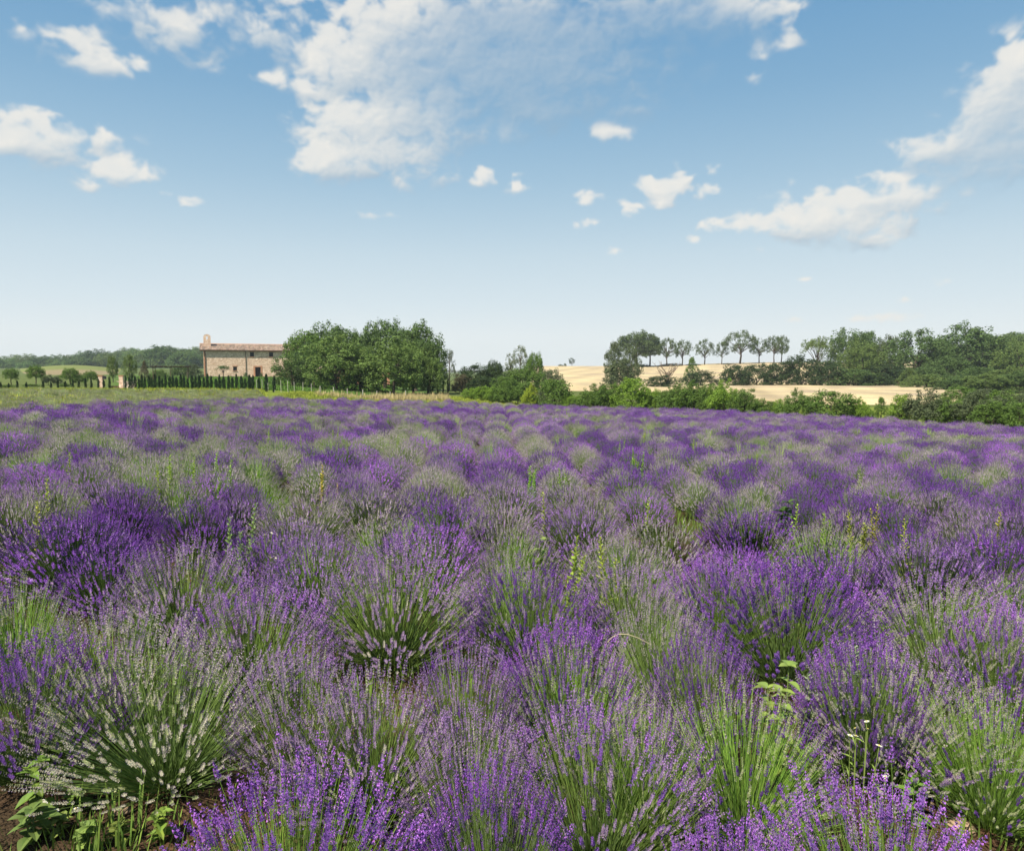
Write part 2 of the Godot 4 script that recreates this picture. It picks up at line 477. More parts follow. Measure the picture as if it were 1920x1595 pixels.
const ORD := ["first", "second", "third", "fourth", "fifth", "sixth", "seventh", "eighth", "ninth", "tenth", "eleventh", "twelfth", "thirteenth", "fourteenth", "fifteenth", "sixteenth", "seventeenth", "eighteenth", "nineteenth", "twentieth"]

func ordinal(k: int) -> String:
	if k < 20:
		return ORD[k]
	var n := k + 1
	return "%d%s" % [n, "th" if n % 100 in [11, 12, 13] else {1: "st", 2: "nd", 3: "rd"}.get(n % 10, "th")]

func far_enough(x: float, d: float, gap: float) -> bool:
	for s in spots:
		if absf(s.x - x) < gap and absf(s.y - d) < gap and Vector2(x, d).distance_to(s) < gap:
			return false
	return true

func kind_at(x: float, d: float) -> String:
	var n := fbm.get_noise_2d(x * 3.0, d * 3.0) * 0.6 + rng.randf() + 0.006 * clampf(x, -25, 25)
	if n < 0.12: return "green"
	if n < 0.33: return "silver"
	if n < 0.56: return "lilac"
	if n < 0.66: return "bright"
	return "deep"

# the plants nearest to the camera: x of the middle, y of the top in the photograph, width across in pixels, kind, kind mixed in, what tells it apart
func near_plants() -> Array:
	return [
		[535, 1478, 600, "bright", "deep", "bright purple lavender bush filling the bottom edge left of the middle"],
		[1125, 1335, 430, "lilac", "bright", "lilac lavender bush with sparse long stems at the bottom middle"],
		[1415, 1290, 390, "green", "deep", "green lavender bush with few violet spikes, left of the white daisies"],
		[1690, 1492, 540, "bright", "lilac", "pale bright purple lavender bush along the bottom right edge"],
		[1405, 1545, 330, "bright", "deep", "purple lavender bush cut by the bottom edge below the green bush"],
		[925, 1440, 250, "deep", "bright", "small thin violet lavender bush between two bushes at the bottom middle"],
		[285, 1208, 455, "silver", "green", "big silvery green lavender bush beside the bare soil at bottom left"],
		[685, 1255, 370, "lilac", "silver", "pinkish silver topped lavender bush behind the bottom purple one"],
		[1085, 1212, 340, "green", "lilac", "yellow green lavender bush with short lilac spikes behind the bottom middle bush"],
		[30, 1195, 330, "deep", "bright", "dark violet lavender bush at the left edge behind the silvery bush"],
		[1700, 1215, 400, "silver", "lilac", "loose grey lilac lavender bush right of the yellow green weed"],
		[1900, 1275, 330, "green", "deep", "ragged dark green lavender bush at the lower right edge"],
		[735, 1035, 350, "lilac", "silver", "large pale lilac lavender bush, silver topped, left of the middle"],
		[1000, 1045, 300, "deep", "lilac", "dark violet crowned lavender bush with grey green sides near the middle"],
		[1248, 1098, 215, "silver", "silver", "whitish lavender bush like a brush, right of the middle"],
		[1490, 1060, 400, "deep", "bright", "broad deep violet lavender bush behind the yellow green weed"],
		[1790, 1085, 350, "silver", "lilac", "grey lilac lavender bush near the right edge, above the ragged one"],
		[190, 1122, 370, "silver", "lilac", "silver and lilac lavender bush behind the big silvery green one"],
		[455, 1075, 330, "lilac", "bright", "lilac purple lavender bush left of the large pale lilac one"],
		[5, 1062, 260, "green", "silver", "green lavender bush with grey tips cut by the left edge"],
		[1062, 1150, 270, "bright", "deep", "low purple lavender bush in front of the dark violet crowned one"],
		[1905, 1120, 240, "bright", "lilac", "purple lavender bush cut by the right edge"],
		[330, 1012, 300, "lilac", "silver", "lilac grey lavender bush left of the first white flowers"],
		[120, 975, 330, "deep", "lilac", "violet lavender bush in the third row near the left edge"],
		[590, 990, 240, "lilac", "deep", "violet grey lavender bush right of the first white flowers"],
		[700, 915, 190, "silver", "lilac", "rounded silver lavender bush above the large pale lilac one"],
		[835, 935, 210, "deep", "lilac", "rounded violet lavender bush between a silver and a lilac one"],
		[800, 985, 250, "bright", "deep", "vivid purple lavender bush just behind the large pale lilac one"],
		[950, 905, 180, "lilac", "silver", "pale pinkish lavender bush in the middle row"],
		[965, 980, 190, "green", "lilac", "bright green lavender bush with bare stems in the middle"],
		[1090, 945, 200, "lilac", "deep", "grey violet lavender bush right of the bright green one"],
		[1240, 965, 210, "silver", "green", "silver green lavender bush right of the grey violet one"],
		[1190, 1040, 260, "lilac", "silver", "grey lilac lavender bush behind the whitish brush"],
		[1350, 1030, 260, "bright", "lilac", "light purple lavender bush left of the broad deep violet one"],
		[1420, 960, 240, "deep", "bright", "violet lavender bush behind the light purple one"],
		[1590, 1010, 230, "deep", "lilac", "violet lavender bush below the dock weeds on the right"],
		[1745, 1000, 260, "lilac", "deep", "purple grey lavender bush right of the dock weeds"],
		[1880, 990, 240, "deep", "bright", "deep violet lavender bush at the right edge in the fourth row"],
		[560, 930, 200, "silver", "lilac", "silver lavender bush behind the first white flowers"],
		[930, 855, 120, "deep", "deep", "dark dome shaped violet lavender bush in the middle"],
		[872, 1180, 210, "lilac", "deep", "shaded violet grey lavender bush right under the large pale lilac one"],
		[1335, 1160, 200, "deep", "lilac", "thin violet lavender bush between the whitish brush and the yellow green weed"],
		[555, 1185, 280, "lilac", "silver", "greyish lilac lavender bush right behind the big silvery green one"],
		[1630, 1175, 240, "deep", "bright", "violet lavender bush just behind the grey felted weed"],
		[1225, 1300, 170, "green", "lilac", "small green lavender bush in the gap right of the bottom middle bush"],
		[885, 1330, 150, "lilac", "silver", "small grey lilac lavender bush in the gap left of the bottom middle bush"],
		[850, 885, 140, "silver", "green", "silver green dome lavender bush left of the dark dome"],
	]

func plant_lavender() -> void:
	var templates := {}
	var rank := 0
	for p in near_plants():
		var rise: float = 0.98 if p[1] > 985 and p[1] < 1192 else 1.06   # how far its top lies below the eye
		var d: float = rise * FOC / (p[1] - HORIZON)
		d = (rise + 0.021 * d + 0.03 * (p[0] - 960.0) / FOC * d) * FOC / (p[1] - HORIZON)
		var x: float = (p[0] - 960.0) / FOC * d
		var size: float = clampf(p[2] * d / FOC / 0.97, 0.5, 1.2)
		spots.append(Vector2(x, d))
		var o: Node3D
		if d < 3.1:
			o = lavender_template(p[3], 0, 500 + rank, 190 if d < 2.75 else 0, p[4])
		else:
			var near_lod := 0 if d < 4.7 else 1
			var tk := "%s_%d_%s" % [p[3], near_lod, p[4]]
			if not templates.has(tk):
				templates[tk] = lavender_template(p[3], near_lod, 500 + rank, 0, p[4])
			o = templates[tk].duplicate()
		o.name = numbered("lavender_bush")
		add_child(o)
		o.position = Vector3(x, ground_h(x, d), -d)
		o.rotation.y = rank * 2.4
		o.scale = Vector3(size, clampf(size, 0.95, 1.06) * (1.1 if rise < 1.0 else 1.0), size)
		tag(o, p[5], "lavender bush", "lavender bushes planted in rows")
		rank += 1
	# the rows behind and beside them
	var rest := []
	rng.seed = 4242
	var row := 0
	var d0 := 1.2
	while d0 < 60.0:
		for col in range(-53, 54):
			var x := col * 0.87 - 0.02 * d0 + rf(-0.12, 0.12)
			var d := d0 + rf(-0.16, 0.16) + 0.25 * sin(col * 2.4)
			var r := x / d
			if d > field_edge(r) or absf(r) > 0.76 + 0.8 / d or rng.randf() < 0.04:
				continue
			if (d < 2.7 and absf(r) < 0.9) or (d < 3.3 and x < -1.1):
				continue
			if d < 8.0 and not far_enough(x, d, 0.54 if d > 3.6 else 0.48):
				continue
			if d < 1.75 and absf(r) < 0.75:
				continue
			rest.append([row, x, d])
		row += 1
		d0 += 0.75
	rest.sort_custom(func(a, b): return a[2] < b[2])
	var singles := 300 - rank
	var rows := {}
	var field := []
	for i in rest.size():
		var in_frame: bool = absf(rest[i][1] / rest[i][2]) < 0.69 + 0.35 / rest[i][2]
		if singles > 0 and in_frame:
			singles -= 1
			if not rows.has(rest[i][0]): rows[rest[i][0]] = []
			rows[rest[i][0]].append(rest[i])
		else:
			field.append(rest[i])
	var keys := rows.keys()
	keys.sort()
	var rr := 0
	for key in keys:
		var line: Array = rows[key]
		line.sort_custom(func(a, b): return a[1] < b[1])
		for k in line.size():
			var x: float = line[k][1]
			var d: float = line[k][2]
			rng.seed = 9000 + rank
			var kind := kind_at(x, d)
			var lod := 0 if d < 3.4 else (1 if d < 9.0 else 2)
			var tk := "%s_%d_%d" % [kind, lod, rng.randi() % (1 if lod == 0 else (2 if lod == 1 else 3))]
			if not templates.has(tk):
				templates[tk] = lavender_template(kind, lod, tk.hash() % 100000, 0, ["deep", "lilac", "bright", "silver"][rng.randi() % 4] if lod < 2 else "")
				rng.seed = 9000 + rank
			var o: Node3D = templates[tk].duplicate()
			o.name = numbered("lavender_bush")
			add_child(o)
			o.position = Vector3(x, ground_h(x, d), -d)
			o.rotation.y = rf(0, TAU)
			var s := rf(0.68, 0.9)
			o.scale = Vector3(s, rf(0.82, 1.02), s * rf(0.9, 1.1))
			tag(o, "%s lavender bush, %s from the left in the %s further row" % [KINDS[kind].say, ordinal(k), ordinal(rr)], "lavender bush", "lavender bushes planted in rows")
			rank += 1
		rr += 1
	for t in templates.values():
		t.free()
	# the far part of the field reads as one mass
	var mass := Node3D.new()
	mass.name = "lavender_field"
	add_child(mass)
	tag(mass, "far rows of violet and grey lavender running to the field edge", "lavender", "", "stuff")
	var lists := {}
	rng.seed = 333
	for p in field:
		var kind := kind_at(p[1], p[2])
		var lod := 2 if p[2] < 24.0 else 3
		var key := "%s_%d_%d" % [kind, lod, rng.randi() % 2]
		if not lists.has(key): lists[key] = []
		lists[key].append(p)
	for key in lists:
		var bits: PackedStringArray = key.split("_")
		var L := lavender(bits[0], int(bits[1]), key.hash() % 77777)
		var all := Buf.new()
		all.put(L.foliage, Transform3D()); all.put(L.stems, Transform3D()); all.put(L.spikes, Transform3D())
		scatter("lavender_clumps", all.mesh(), lavender_mat(), lists[key], mass, 0.7, 0.94, 0.2)

func scatter(called: String, m: Mesh, mat: Material, places: Array, parent: Node3D, lo: float, hi: float, tint := 0.1, sink := 0.0) -> MultiMeshInstance3D:
	var mm := MultiMesh.new()
	mm.transform_format = MultiMesh.TRANSFORM_3D
	mm.use_colors = true
	mm.mesh = m
	mm.instance_count = places.size()
	for i in places.size():
		var p: Array = places[i]
		var s := rf(lo, hi)
		var b := Basis(Vector3.UP, rf(0, TAU)).scaled(Vector3(s, s * rf(0.85, 1.12), s))
		if p.size() > 3: b = b.scaled(Vector3.ONE * p[3])
		mm.set_instance_transform(i, Transform3D(b, Vector3(p[1], ground_h(p[1], p[2]) - sink, -p[2])))
		var k := 1.0 + rf(-tint, tint)
		mm.set_instance_color(i, Color(k, k, k))
	var o := MultiMeshInstance3D.new()
	o.name = called if parent != self else numbered(called)
	o.multimesh = mm
	o.material_override = mat
	parent.add_child(o, true)
	o.set_meta("kind", "stuff")
	return o

# ---------------------------------------------------------------- trees and shrubs
func leaf_clump() -> Buf:
	var b := Buf.new()
	for i in 30:
		var p := Vector3(rf(-1, 1), rf(-1, 1), rf(-1, 1))
		if p.length() > 1.0: p = p.normalized() * rf(0.5, 1.0)
		var n := (p * 0.7 + Vector3(0, 0.5, 0) + Vector3(rf(-1, 1), rf(-1, 1), rf(-1, 1)) * 0.7).normalized()
		var u := n.cross(Vector3(rf(-1, 1), rf(-1, 1), rf(-1, 1))).normalized() * rf(0.2, 0.38)
		var w := n.cross(u) * rf(0.45, 0.8)
		var k := rf(0.72, 1.3)
		b.quad(p - u, p + w * 0.7, p + u, p - w * 0.7, Color(k * rf(0.92, 1.1), k, k * rf(0.8, 1.05)))
	return b

# style: shape of the crown. Everything is one unit high and about one unit wide.
func tree_meshes(style: String, sd: int) -> Array:
	rng.seed = sd
	var clumps := proto_set("clump", 8, func(): return leaf_clump())
	rng.seed = sd
	var wood := Buf.new()
	var crown := Buf.new()
	var bark := Color(1, 1, 1)
	var lobes := []   # centre, radius, number of clumps, clump size
	var stem_top := 0.45
	match style:
		"round":
			for i in 20:
				var a := i * 2.4 + rf(-0.4, 0.4)
				var v := 1.0 - (i + 0.5) / 20.0 * 1.55
				var rr := sqrt(maxf(0.0, 1.0 - v * v))
				lobes.append([Vector3(cos(a) * rr * 0.36, 0.60 + v * 0.29, sin(a) * rr * 0.36) * Vector3(rf(0.85, 1.1), 1, rf(0.85, 1.1)), rf(0.13, 0.19), 15, rf(0.055, 0.075)])
			lobes.append([Vector3(0, 0.58, 0), 0.26, 12, 0.08])
			stem_top = 0.5
		"dense":
			for i in 26:
				var a := i * 2.4 + rf(-0.4, 0.4)
				var v := 1.0 - (i + 0.5) / 26.0 * 1.75
				var rr := sqrt(maxf(0.0, 1.0 - v * v))
				lobes.append([Vector3(cos(a) * rr * 0.38, 0.49 + v * 0.42, sin(a) * rr * 0.38) * Vector3(rf(0.85, 1.1), rf(0.92, 1.04), rf(0.85, 1.1)), rf(0.12, 0.18), 15, rf(0.05, 0.07)])
			lobes.append([Vector3(0, 0.35, 0), 0.3, 14, 0.08])
			lobes.append([Vector3(0, 0.62, 0), 0.28, 14, 0.08])
			stem_top = 0.5
		"tall":
			for i in 20:
				var t := (i + 0.5) / 20.0
				var a := i * 2.4 + rf(-0.4, 0.4)
				var wide := 0.34 * sin(PI * clampf(0.12 + t * 0.85, 0.0, 1.0))
				lobes.append([Vector3(cos(a) * wide, 0.22 + t * 0.70, sin(a) * wide), rf(0.11, 0.17), 14, rf(0.05, 0.07)])
			stem_top = 0.7
		"open":
			for i in 18:
				var a := i * 2.4 + rf(-0.5, 0.5)
				var v := 1.0 - (i + 0.5) / 18.0 * 1.6
				var rr := sqrt(maxf(0.0, 1.0 - v * v)) * rf(0.8, 1.08)
				lobes.append([Vector3(cos(a) * rr * 0.42, 0.64 + v * 0.29, sin(a) * rr * 0.42), rf(0.09, 0.14), 9, rf(0.045, 0.065)])
			stem_top = 0.5
		"umbrella":
			for i in 14:
				var a := i * 2.4 + rf(-0.4, 0.4)
				var rr := sqrt((i + 0.5) / 14.0) * 0.42
				lobes.append([Vector3(cos(a) * rr, 0.86 - rr * rr * 0.9 + rf(-0.05, 0.05), sin(a) * rr), rf(0.10, 0.14), 10, rf(0.045, 0.06)])
			stem_top = 0.5
		"wispy":
			for i in 15:
				var t := (i + 0.5) / 15.0
				var a := i * 2.4 + rf(-0.5, 0.5)
				var wide := 0.32 * (1.0 - t * 0.75)
				lobes.append([Vector3(cos(a) * wide, 0.25 + t * 0.7, sin(a) * wide), rf(0.07, 0.13), 9, rf(0.04, 0.055)])
			stem_top = 0.75
		"bush":
			for i in 17:
				var a := i * 2.4 + rf(-0.4, 0.4)
				var v := 1.0 - (i + 0.5) / 17.0 * 1.05
				var rr := sqrt(maxf(0.0, 1.0 - v * v))
				lobes.append([Vector3(cos(a) * rr * 0.36, 0.16 + v * 0.68, sin(a) * rr * 0.36) * Vector3(rf(0.85, 1.1), rf(0.85, 1.05), rf(0.85, 1.1)), rf(0.14, 0.2), 14, rf(0.06, 0.08)])
			lobes.append([Vector3(0, 0.3, 0), 0.3, 14, 0.09])
			stem_top = 0.3
		"shoots":
			for i in 13:
				var a := i * 2.4 + rf(-0.4, 0.4)
				var rr := sqrt((i + 0.5) / 13.0) * 0.40
				lobes.append([Vector3(cos(a) * rr, 0.24 + 0.3 * (1.0 - rr * rr * 5.0) * rf(0.6, 1.2), sin(a) * rr), rf(0.14, 0.2), 14, 0.07])
			for i in 16:
				var a := i * 2.4 + rf(-0.4, 0.4)
				var rr := sqrt((i + 0.5) / 16.0) * 0.36
				var top := (0.98 - rr * rr * 2.6) * rf(0.75, 1.0)
				for k in 3:
					lobes.append([Vector3(cos(a) * rr, top - k * 0.09, sin(a) * rr), 0.03 + 0.025 * k, 3, 0.045 + 0.01 * k])
			stem_top = 0.35
		"column":
			for i in 14:
				var t := (i + 0.5) / 14.0
				var wide := 0.30 * sqrt(sin(PI * clampf(0.10 + t * 0.88, 0.0, 1.0)))
				for k in 3:
					var a := rf(0, TAU)
					lobes.append([Vector3(cos(a) * wide * 0.6, 0.05 + t * 0.92, sin(a) * wide * 0.6), wide * 0.8, 4, 0.10])
			stem_top = 0.6
		"cone":
			for i in 24:
				var t := (i + 0.5) / 24.0
				var a := i * 2.4 + rf(-0.4, 0.4)
				var wide := 0.40 * pow(1.0 - t, 0.75)
				lobes.append([Vector3(cos(a) * wide, 0.06 + t * 0.88, sin(a) * wide), 0.06 + 0.12 * (1.0 - t), 9, rf(0.05, 0.07)])
			stem_top = 0.7
	for l in lobes:
		var tone := rf(0.84, 1.16)
		for k in l[2]:
			var dir := Vector3(rf(-1, 1), rf(-0.8, 1), rf(-1, 1)).normalized()
			var proto: Buf = clumps[rng.randi() % clumps.size()]
			var s: float = l[3] * rf(0.8, 1.25)
			var squash := Vector3(1, 1, 1) if style != "column" else Vector3(0.9, 0.5, 0.9)
			var at: Vector3 = l[0] + dir * l[1] * rf(0.6, 1.0) * squash
			if at.y < 0.01: at.y = 0.01 + rf(0, 0.03)
			var n0 := crown.v.size()
			crown.v.append_array(Transform3D(Basis(Vector3.UP, rf(0, TAU)).scaled(Vector3.ONE * s), at) * proto.v)
			var cc := proto.c.duplicate()
			for i in cc.size():
				cc[i] = Color(cc[i].r * tone, cc[i].g * tone, cc[i].b * tone)
			crown.c.append_array(cc)
	# trunk and limbs
	var w := 0.032 if style in ["round", "tall", "open", "umbrella"] else 0.022
	var bend := Vector3(rf(-0.03, 0.03), 0, rf(-0.03, 0.03))
	wood.tube([Vector3(0, -0.04, 0), Vector3(0, 0.03, 0), bend + Vector3(0, stem_top * 0.55, 0), bend * 0.6 + Vector3(0, stem_top, 0)], [w * 1.6, w, w * 0.8, w * 0.6], 7, bark)
	for i in lobes.size():
		if (i % 2 == 0 and style != "shoots" and style != "column") or style in ["open", "umbrella", "wispy"]:
			var c: Vector3 = lobes[i][0]
			var s0 := Vector3(bend.x * 0.7, stem_top * rf(0.6, 1.0), bend.z * 0.7)
			if s0.y > c.y: s0.y = c.y * 0.7
			wood.tube([s0, s0.lerp(c, 0.5) + Vector3(0, 0.03, 0), c], [w * 0.42, w * 0.26, w * 0.1], 4, bark)
	return [wood.mesh(), crown.mesh()]

var tree_kinds := {}

func foliage_mat(tint: String) -> StandardMaterial3D:
	var c: Color = {
		"oak": lin(0.10, 0.165, 0.048), "oak_light": lin(0.145, 0.225, 0.06), "dark2": lin(0.072, 0.125, 0.042), "dark": lin(0.052, 0.088, 0.032), "cypress": lin(0.024, 0.052, 0.022),
		"fresh": lin(0.19, 0.31, 0.045), "mid": lin(0.12, 0.205, 0.042), "yellow": lin(0.28, 0.36, 0.04), "silver": lin(0.20, 0.24, 0.14), "grey": lin(0.115, 0.15, 0.075),
		"ridge": lin(0.10, 0.145, 0.055), "forest": lin(0.10, 0.165, 0.05), "rust": lin(0.115, 0.105, 0.06), "acacia": lin(0.135, 0.20, 0.055),
	}[tint]
	return plain("leaves_" + tint, c, 0.75, true, 0.6)

func tree(called: String, label: String, category: String, group: String, style: String, variant: int, tint: String, px: float, d: float, top_py: float, width_px: float, dead := false) -> Node3D:
	var key := "%s_%d" % [style, variant]
	if not tree_kinds.has(key):
		tree_kinds[key] = tree_meshes(style, 100 + key.hash() % 10000)
	var at := on_ground(px, d)
	var o := thing(called, label, category, at, fmod(px * 1.7, TAU), group)
	part("trunk", tree_kinds[key][0], plain("bark", lin(0.075, 0.06, 0.045)), o)
	part("crown", tree_kinds[key][1], foliage_mat(tint), o, "stuff" if category == "shrub" else "")
	var tall: float = maxf(0.3, height_at(top_py, d) - at.y)
	if style == "bush": tall *= 1.09
	var wide: float = width_px / FOC * d
	o.scale = Vector3(wide, tall, wide)
	return o

func dead_tree(px: float, d: float, top_py: float) -> void:
	rng.seed = 31
	var at := on_ground(px, d)
	var tall := height_at(top_py, d) - at.y
	var o := thing("dead_tree", "bare grey tree with many thin branches below the ridge trees", "tree", at)
	var b := Buf.new()
	b.tube([Vector3(0, -0.2, 0), Vector3(0.1, tall * 0.25, 0), Vector3(0, tall * 0.5, 0.1)], [0.28, 0.22, 0.16], 6, Color(1, 1, 1))
	part("trunk", b.mesh(), plain("dry_bark", lin(0.2, 0.16, 0.12)), o)
	for i in 15:
		var a := i * 2.4
		var br := Buf.new()
		var p0 := Vector3(0, tall * rf(0.12, 0.5), 0)
		var p1 := p0 + Vector3(cos(a), rf(0.5, 1.2), sin(a)) * tall * rf(0.16, 0.28)
		var p2 := p1 + Vector3(cos(a + rf(-0.6, 0.6)), rf(0.7, 1.6), sin(a)) * tall * rf(0.12, 0.24)
		br.tube([p0, p1, p2], [0.12, 0.08, 0.03], 4, Color(1, 1, 1))
		for k in 3:
			var q := p1.lerp(p2, rf(0.1, 0.9))
			br.tube([q, q + Vector3(rf(-1, 1), rf(0.2, 1.2), rf(-1, 1)) * tall * 0.12], [0.05, 0.02], 3, Color(1, 1, 1))
		part("branch", br.mesh(), mats["dry_bark"], o)

func plant_trees() -> void:
	var grove := "trees of the grove beside the farmhouse"
	for t in [
		["low spreading oak at the left end of the grove, in front of the farmhouse wall", "bush", 0, "oak", 548, 80, 664, 89],
		["tall oak second from the left in the grove, hiding the roof end", "round", 0, "mid", 572, 92, 622, 84],
		["high oak at the back left of the grove with a pointed top", "round", 1, "oak", 622, 95, 607, 103],
		["light green oak standing foremost in the left half of the grove", "dense", 2, "oak_light", 632, 76, 632, 127],
		["oak at the back of the grove between the two highest tops", "tall", 0, "mid", 668, 96, 618, 77],
		["highest oak of the grove, middle of its skyline", "round", 3, "oak", 722, 94, 602, 108],
		["broad oak on the right of the grove skyline", "round", 1, "oak", 780, 90, 606, 103],
		["wide low oak standing foremost in the right half of the grove", "dense", 1, "oak_light", 738, 75, 636, 132],
		["leaning oak at the right end of the grove", "round", 0, "oak", 803, 80, 636, 80],
		["low oak filling the left of the grove under the pointed top", "dense", 0, "dark2", 590, 84, 646, 94],
		["low oak in the middle of the grove behind the foremost ones", "dense", 1, "dark2", 675, 80, 650, 106],
		["low oak behind the right foremost oak", "dense", 2, "oak_light", 775, 79, 646, 108],
		["small oak at the right foot of the grove", "dense", 3, "oak_light", 808, 77, 668, 61],
		["dark small oak under the middle of the grove", "bush", 2, "dark", 690, 82, 668, 66],
	]:
		tree("oak_tree", t[0], "tree", grove, t[1], t[2], t[3], t[4], t[5], t[6], t[7])
	var behind := "trees between the grove and the wheat hill"
	for t in [
		["slender airy tree just right of the grove", "wispy", 0, "grey", 843, 96, 655, 46],
		["reddish dark bush tree right of the four cypresses", "bush", 1, "rust", 866, 84, 700, 44],
		["dark rounded tree right of the slender airy one", "bush", 0, "dark", 893, 95, 683, 78],
		["dark wide tree in the gap left of the silver tree", "bush", 2, "dark", 932, 95, 684, 70],
		["small dark tree with a thin bare top", "round", 2, "dark", 926, 100, 676, 31],
		["tall silvery airy tree with a pale top", "wispy", 1, "silver", 976, 98, 648, 65],
		["pale green airy tree left beside the silvery one", "wispy", 2, "silver", 957, 96, 664, 44],
		["round green tree on the right side of the silvery one", "round", 3, "mid", 1003, 96, 662, 41],
		["mid green tree in front of the silvery one", "bush", 3, "mid", 985, 82, 690, 104],
		["low dark tree at the left foot of the wheat hill", "bush", 0, "grey", 1033, 88, 692, 65],
		["dark tree right of the reddish bush", "bush", 3, "dark", 905, 82, 706, 78],
		["dense green tree in front of the dark wide tree", "bush", 2, "mid", 945, 78, 705, 67],
		["large grey green tree with two crowns left on the wheat hill", "tall", 1, "grey", 1152, 118, 640, 46],
		["grey green tree forming the right crown beside its double", "tall", 2, "grey", 1183, 120, 652, 46],
		["lowest part tree under the two grey green crowns", "bush", 1, "grey", 1166, 114, 672, 78],
		["conical mid green tree right of the bare tree", "cone", 0, "mid", 1297, 150, 668, 40],
		["far lone round tree on the crest of the wheat hill", "open", 1, "dark", 1072, 262, 671, 13],
		["small far bush on the crest left of the lone tree", "bush", 3, "grey", 1051, 262, 683, 12],
		["tiny far bush on the crest beside the lone tree", "bush", 2, "grey", 1059, 261, 681, 8],
	]:
		tree("bush_tree" if t[1] == "bush" else "tree", t[0], "tree", behind, t[1], t[2], t[3], t[4], t[5], t[6], t[7])
	var ridge := "row of trees along the crest of the wheat hill"
	for t in [
		["big wide tree at the left end of the crest row", "round", 1, "ridge", 1194, 246, 622, 91],
		["tree second from the left in the crest row, trunk in the open", "round", 0, "ridge", 1218, 248, 628, 52],
		["forked tree of the crest row behind the bare tree", "open", 2, "ridge", 1250, 244, 635, 40],
		["tree of the crest row left of the wide gap", "open", 0, "ridge", 1278, 246, 638, 40],
		["lone round tree of the crest row in the middle of the gap", "open", 1, "ridge", 1320, 248, 637, 39],
		["slim tree of the crest row left of its biggest tree", "open", 3, "ridge", 1352, 248, 641, 28],
		["biggest spreading tree of the crest row", "open", 4, "ridge", 1386, 246, 620, 62],
		["small tree of the crest row right of the biggest one", "open", 5, "ridge", 1422, 248, 635, 36],
		["left one of the last pair in the crest row", "open", 0, "ridge", 1450, 246, 630, 38],
		["right one of the last pair in the crest row", "open", 2, "ridge", 1463, 248, 631, 36],
	]:
		tree("ridge_tree", t[0], "tree", ridge, t[1], t[2], t[3], t[4], t[5], t[6], t[7])
	for i in 9:
		tree("crest_bush", "low dark bush on the wheat crest, %s from the left under the row of trees" % ordinal(i), "shrub", "low bushes along the crest under the row of trees", "bush", i % 4, "dark", 1200 + i * 34 + [0, 9, -7][i % 3], 249.0, [682, 684, 681][i % 3], [40, 34, 48][i % 3])
	dead_tree(1250, 152, 672)
	var mid := "thickets below the crest of the wheat hill"
	for t in [
		["dark thicket under the bare tree", "bush", 1, "dark", 1240, 130, 703, 70],
		["dark thicket left of the long hedge", "bush", 3, "dark", 1312, 140, 694, 74],
		["left end of the long dark hedge", "bush", 0, "dark", 1378, 142, 683, 66],
		["second mound of the long dark hedge", "bush", 2, "dark", 1420, 144, 681, 74],
		["third mound of the long dark hedge", "bush", 1, "dark", 1462, 146, 677, 76],
		["highest mound of the long dark hedge", "bush", 3, "dark", 1502, 146, 665, 80],
		["last mound of the long dark hedge, sloping right", "bush", 0, "dark", 1552, 142, 677, 76],
		["low dark thicket at the foot of the round wood trees", "bush", 2, "dark", 1642, 138, 699, 70],
	]:
		tree("thicket", t[0], "thicket", mid, t[1], t[2], t[3], t[4], t[5], t[6], t[7])
	var wood := "trees of the wood on the right"
